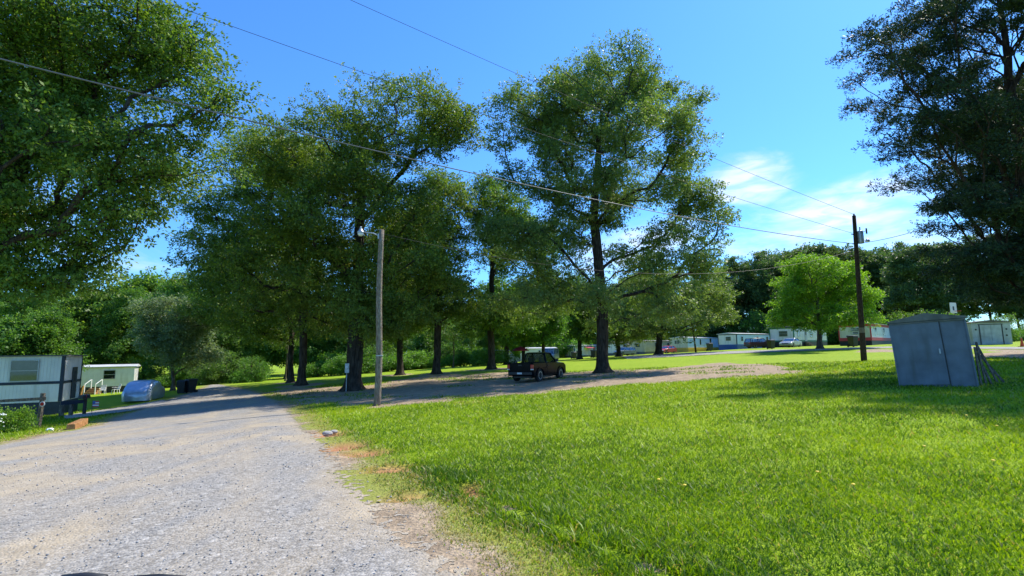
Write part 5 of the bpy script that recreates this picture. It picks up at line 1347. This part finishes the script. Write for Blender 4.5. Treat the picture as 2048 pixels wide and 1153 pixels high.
# ------------------------------------------------------------------ left yard details
p = at(76, 20.5)
t = thing('rail_fence', 'broken wooden rail fence with red reflector before the near left trailer', 'fence', p)
hpost = P(78, 787, 20.5)[2] - p.z
MB().bar((0, 0, -0.3), (0.07, 0, hpost), 0.12, 0.12).build('post', M['wood_grey'], t, bevel=0.01)
e = P(-60, 806, 19.6); s_ = P(96, 797, 20.6)
MB().bar(Vector((e[0], e[1], e[2])) - p, Vector((s_[0], s_[1], s_[2])) - p + Vector((0, -0.09, 0)), 0.05, 0.11).build('rail', M['wood_grey'], t)
e = P(-60, 862, 19.4); s_ = P(78, 846, 20.5)
MB().bar(Vector((e[0], e[1], e[2])) - p, Vector((s_[0], s_[1], s_[2])) - p + Vector((0, -0.09, 0)), 0.05, 0.15).build('rail', M['wood_grey'], t)
q = P(80, 809, 20.3) - np.array(p)
MB().lathe([(0.10, -0.02), (0.10, 0.0)], (q[0], -0.09, q[2]), 'y', 16).build('reflector_rim', M['clear_lens'], t)
MB().lathe([(0.07, -0.035), (0.075, -0.02)], (q[0], -0.09, q[2]), 'y', 14).build('reflector', M['red_lens'], t)
e = P(-60, 850, 19.5)
MB().bar((e[0] - p.x, e[1] - p.y, -0.5), (e[0] - p.x, e[1] - p.y, 1.15), 0.12, 0.12).build('post', M['wood_grey'], t)
p = at(122, 27.5)
t = thing('rail_fence', 'low fence stub with dark rail beside the near trailer corner', 'fence', p)
p2 = at(141, 28.2) - p; p3 = at(168, 28.6) - p
MB().bar((0, 0, -0.3), (0, 0, 0.62), 0.16).build('post', M['wood_grey'], t); MB().bar(p2 + Vector((0, 0, -0.3)), p2 + Vector((0, 0, 0.66)), 0.14).build('post', M['wood_grey'], t)
MB().bar(p3 + Vector((0, 0, -0.3)), p3 + Vector((0, 0, 0.85)), 0.12).build('post', M['dark'], t)
MB().bar((0, -0.1, 0.70), p3 + Vector((0, -0.1, 0.72)), 0.05, 0.2).build('rail', M['navy'], t)
t = thing('mailbox', 'black mailbox on the end post of the low fence stub', 'mailbox', at(168, 28.6) + Vector((0, -0.05, 0.86)))
MB().prism([(-0.14, 0), (0.14, 0), (0.14, 0.12), (0.1, 0.19), (0, 0.22), (-0.1, 0.19), (-0.14, 0.12)], -0.28, 0.22).build('box', M['dark'], t)
MB().box(0.145, 0.155, -0.1, -0.06, 0.08, 0.26).build('flag', M['red'], t)
t = thing('garden_flag', 'small red white and blue flag on a stick in the grass', 'flag', at(183, 27))
MB().tube([(0, 0, -0.1), (0, 0, 0.75)], 0.012, 6).build('stick', M['wood_grey'], t)
for i, c in enumerate(('red', 'white', 'red', 'white', 'red')):
    MB().box(0.012, 0.34, -0.004, 0.004, 0.40 + 0.064 * i, 0.40 + 0.064 * (i + 1) - 0.001).build('stripe', M[c], t)
MB().box(0.012, 0.15, -0.008, 0.008, 0.56, 0.722).build('canton', M['blue'], t)
a, b = at(141, 18.4), at(170, 20.3)
t = thing('timber_block', 'orange sawn timber beam lying in the grass at the road edge', 'timber', a, math.atan2(b.y - a.y, b.x - a.x))
L_ = (b - a).length
MB().box(0, L_ * 0.9, -0.12, 0.12, -0.04, 0.19).build('beam', M['wood_orange'], t, bevel=0.012)
# flowering shrub, stones
t = plant_tree('flowering_shrub', 'leafy shrub with white flowers at the extreme left by the fence', at(8, 18.8), SH[2], cat='shrub', sc=(0.42, 0.42, 0.6))
fl_v = MB(); gg = np.random.default_rng(4)
for i in range(26):
    c = Vector((0.7 + gg.normal() * 0.25, -1.15 + gg.normal() * 0.2, 0.35 + gg.random() * 0.85))
    fl_v.lathe([(0.005, -0.03), (0.06, 0.0), (0.045, 0.035), (0.01, 0.05)], c, 'z', 7)
fl_v.build('blossoms', M['flower'], t)
plant_tree('shrub', 'low bright shrub under the broken rail of the fence', at(28, 21.8), SH[0], cat='shrub', sc=(0.32, 0.32, 0.28))
def rock(label, loc, r, mat):
    bm = bmesh.new(); bmesh.ops.create_icosphere(bm, subdivisions=2, radius=1)
    for v in bm.verts:
        k = 1 + 0.35 * (float(fbm(np.array([v.co.x * 1.7 + loc.x]), np.array([v.co.y * 1.7 + v.co.z]))[0]) - 0.5) * 2
        v.co = Vector((v.co.x * r * k, v.co.y * r * 0.8 * k, v.co.z * r * 0.6 * k))
    me = bpy.data.meshes.new('rock'); bm.to_mesh(me); bm.free(); me.materials.append(mat)
    tag(link('rock', me, None, loc + Vector((0, 0, r * 0.25))), label, 'rock')
rock('pale round stone in the grass behind the fence post', at(52, 21.2), 0.24, M['concrete'])
rock('small white stone in the grass left of the orange timber', at(100, 18.4), 0.12, M['flower'])
x_, y_ = G(655, 868); rock('flat broken rock sticking out of the eroded lawn edge', Vector((x_, y_, gz(x_, y_) - 0.03)), 0.12, M['concrete'])
x_, y_ = G(668, 864); rock('second flat rock beside the clay patch at the lawn edge', Vector((x_, y_, gz(x_, y_) - 0.03)), 0.09, M['concrete'])
# steps and chairs in front of the small trailer
p = at(178, 57)
t = thing('porch_steps', 'white railed wooden porch steps at the small left trailer', 'steps', p)
for k in range(3): MB().box(-0.6, 0.6, 0.3 * k, 0.3 * k + 0.3, -0.3, 0.25 + 0.2 * k).build('step', M['wood_orange'], t)
for s in (-0.6, 0.6):
    MB().bar((s, 0.02, -0.2), (s, 0.02, 1.15), 0.08).build('post', M['white'], t); MB().bar((s, 0.9, 0.4), (s, 0.9, 1.65), 0.08).build('post', M['white'], t)
    MB().bar((s, 0.02, 1.12), (s, 0.9, 1.62), 0.06).build('handrail', M['white'], t)
def chair(label, loc, rz):
    t = thing('lawn_chair', label, 'chair', loc, rz)
    MB().box(-.25, .25, -.25, .25, .40, .44).build('seat', M['white'], t)
    MB().hexa([(-.25, .25, .44), (.25, .25, .44), (.25, .29, .44), (-.25, .29, .44), (-.22, .38, .95), (.22, .38, .95), (.22, .42, .95), (-.22, .42, .95)]).build('backrest', M['white'], t)
    for sx in (-1, 1):
        for sy in (-1, 1): MB().bar((sx * .26, sy * .27, -0.05), (sx * .22, sy * .22, .40), .05).build('leg', M['white'], t)
        MB().box(sx * .25 - .03, sx * .25 + .03, -.25, .3, .62, .65).build('armrest', M['white'], t)
chair('white lawn chair near the porch steps of the small left trailer', at(204, 55), 0.4)
chair('white lawn chair left of the covered car', at(231, 54), -0.5)
for k, px in enumerate((153, 160)):
    pp = at(px, 52)
    tag(MB().bar(pp + Vector((0, 0, -0.2)), pp + Vector((0.25, 0, 1.05)), 0.16, 0.1).build('garden_post', M['wood_orange'], None), ('orange wooden post leaning just right of the near trailer', 'second orange post beside the leaning one by the small trailer')[k], 'post')
# umbrella
p = at(1041, 68)
t = thing('patio_umbrella', 'dark red patio umbrella on a white pole behind the pickup', 'umbrella', p)
MB().tube([(0, 0, -0.05), (0, 0, 2.35)], 0.035, 8).build('pole', M['white'], t)
MB().lathe([(1.15, 1.72), (1.12, 1.80), (0.6, 2.12), (0.05, 2.32), (0.02, 2.36)], n=8).build('canopy', M['cloth_red'], t)
MB().lathe([(0.3, 0.0), (0.28, 0.08), (0.05, 0.12)], n=12).build('base', M['white'], t)
# bonnet of the car the picture is taken from: only two edges show at the bottom
p = Vector(tuple(P(230, 1300, 1.35)))
t = thing('car', 'dark bonnet edge of the car at the bottom left border', 'car', (p.x, p.y, 0))
nb = []
zc_ = p.z
xsb = np.linspace(-0.75, 0.95, 18); ysb = np.linspace(-1.6, 0.35, 16)
Vb = [(x, y, zc_ - 0.22 * (x / 0.9) ** 2 - 0.25 * max(0, y + 0.2) ** 2) for y in ysb for x in xsb]
Fb = [(j * 18 + i, j * 18 + i + 1, (j + 1) * 18 + i + 1, (j + 1) * 18 + i) for j in range(15) for i in range(17)]
nV = len(Vb); Vb += [(x, y, z - 0.05) for x, y, z in Vb]
Fb += [tuple(i + nV for i in f)[::-1] for f in Fb]
MB().add(Vb, Fb).build('bonnet', M['car_black'], t, smooth=True)
for (pa_, pb_, ty) in ((130, 205, 1146.5), (265, 362, 1149.5)):
    c0, c1 = P(pa_, ty + 3, 1.35), P(pb_, ty + 3, 1.35); cm = P((pa_ + pb_) / 2, ty, 1.35)
    MB().tube([(c0[0] - p.x - 0.03, 0, c0[2] - 0.06), (c0[0] - p.x, 0, c0[2] - 0.012), (cm[0] - p.x, 0, cm[2] - 0.012), (c1[0] - p.x, 0, c1[2] - 0.012), (c1[0] - p.x + 0.03, 0, c1[2] - 0.06)], 0.014, 8).tube([(cm[0] - p.x, 0.0, cm[2] - 0.02), (cm[0] - p.x, 0.02, zc_ - 0.06)], 0.03, 8).build('bonnet_trim', M['dark'], t, smooth=True)
for (wx, wy) in ((-0.7, -0.4), (0.9, -0.4)):
    wheel(t, wx, wy, 0.33, 0.2)
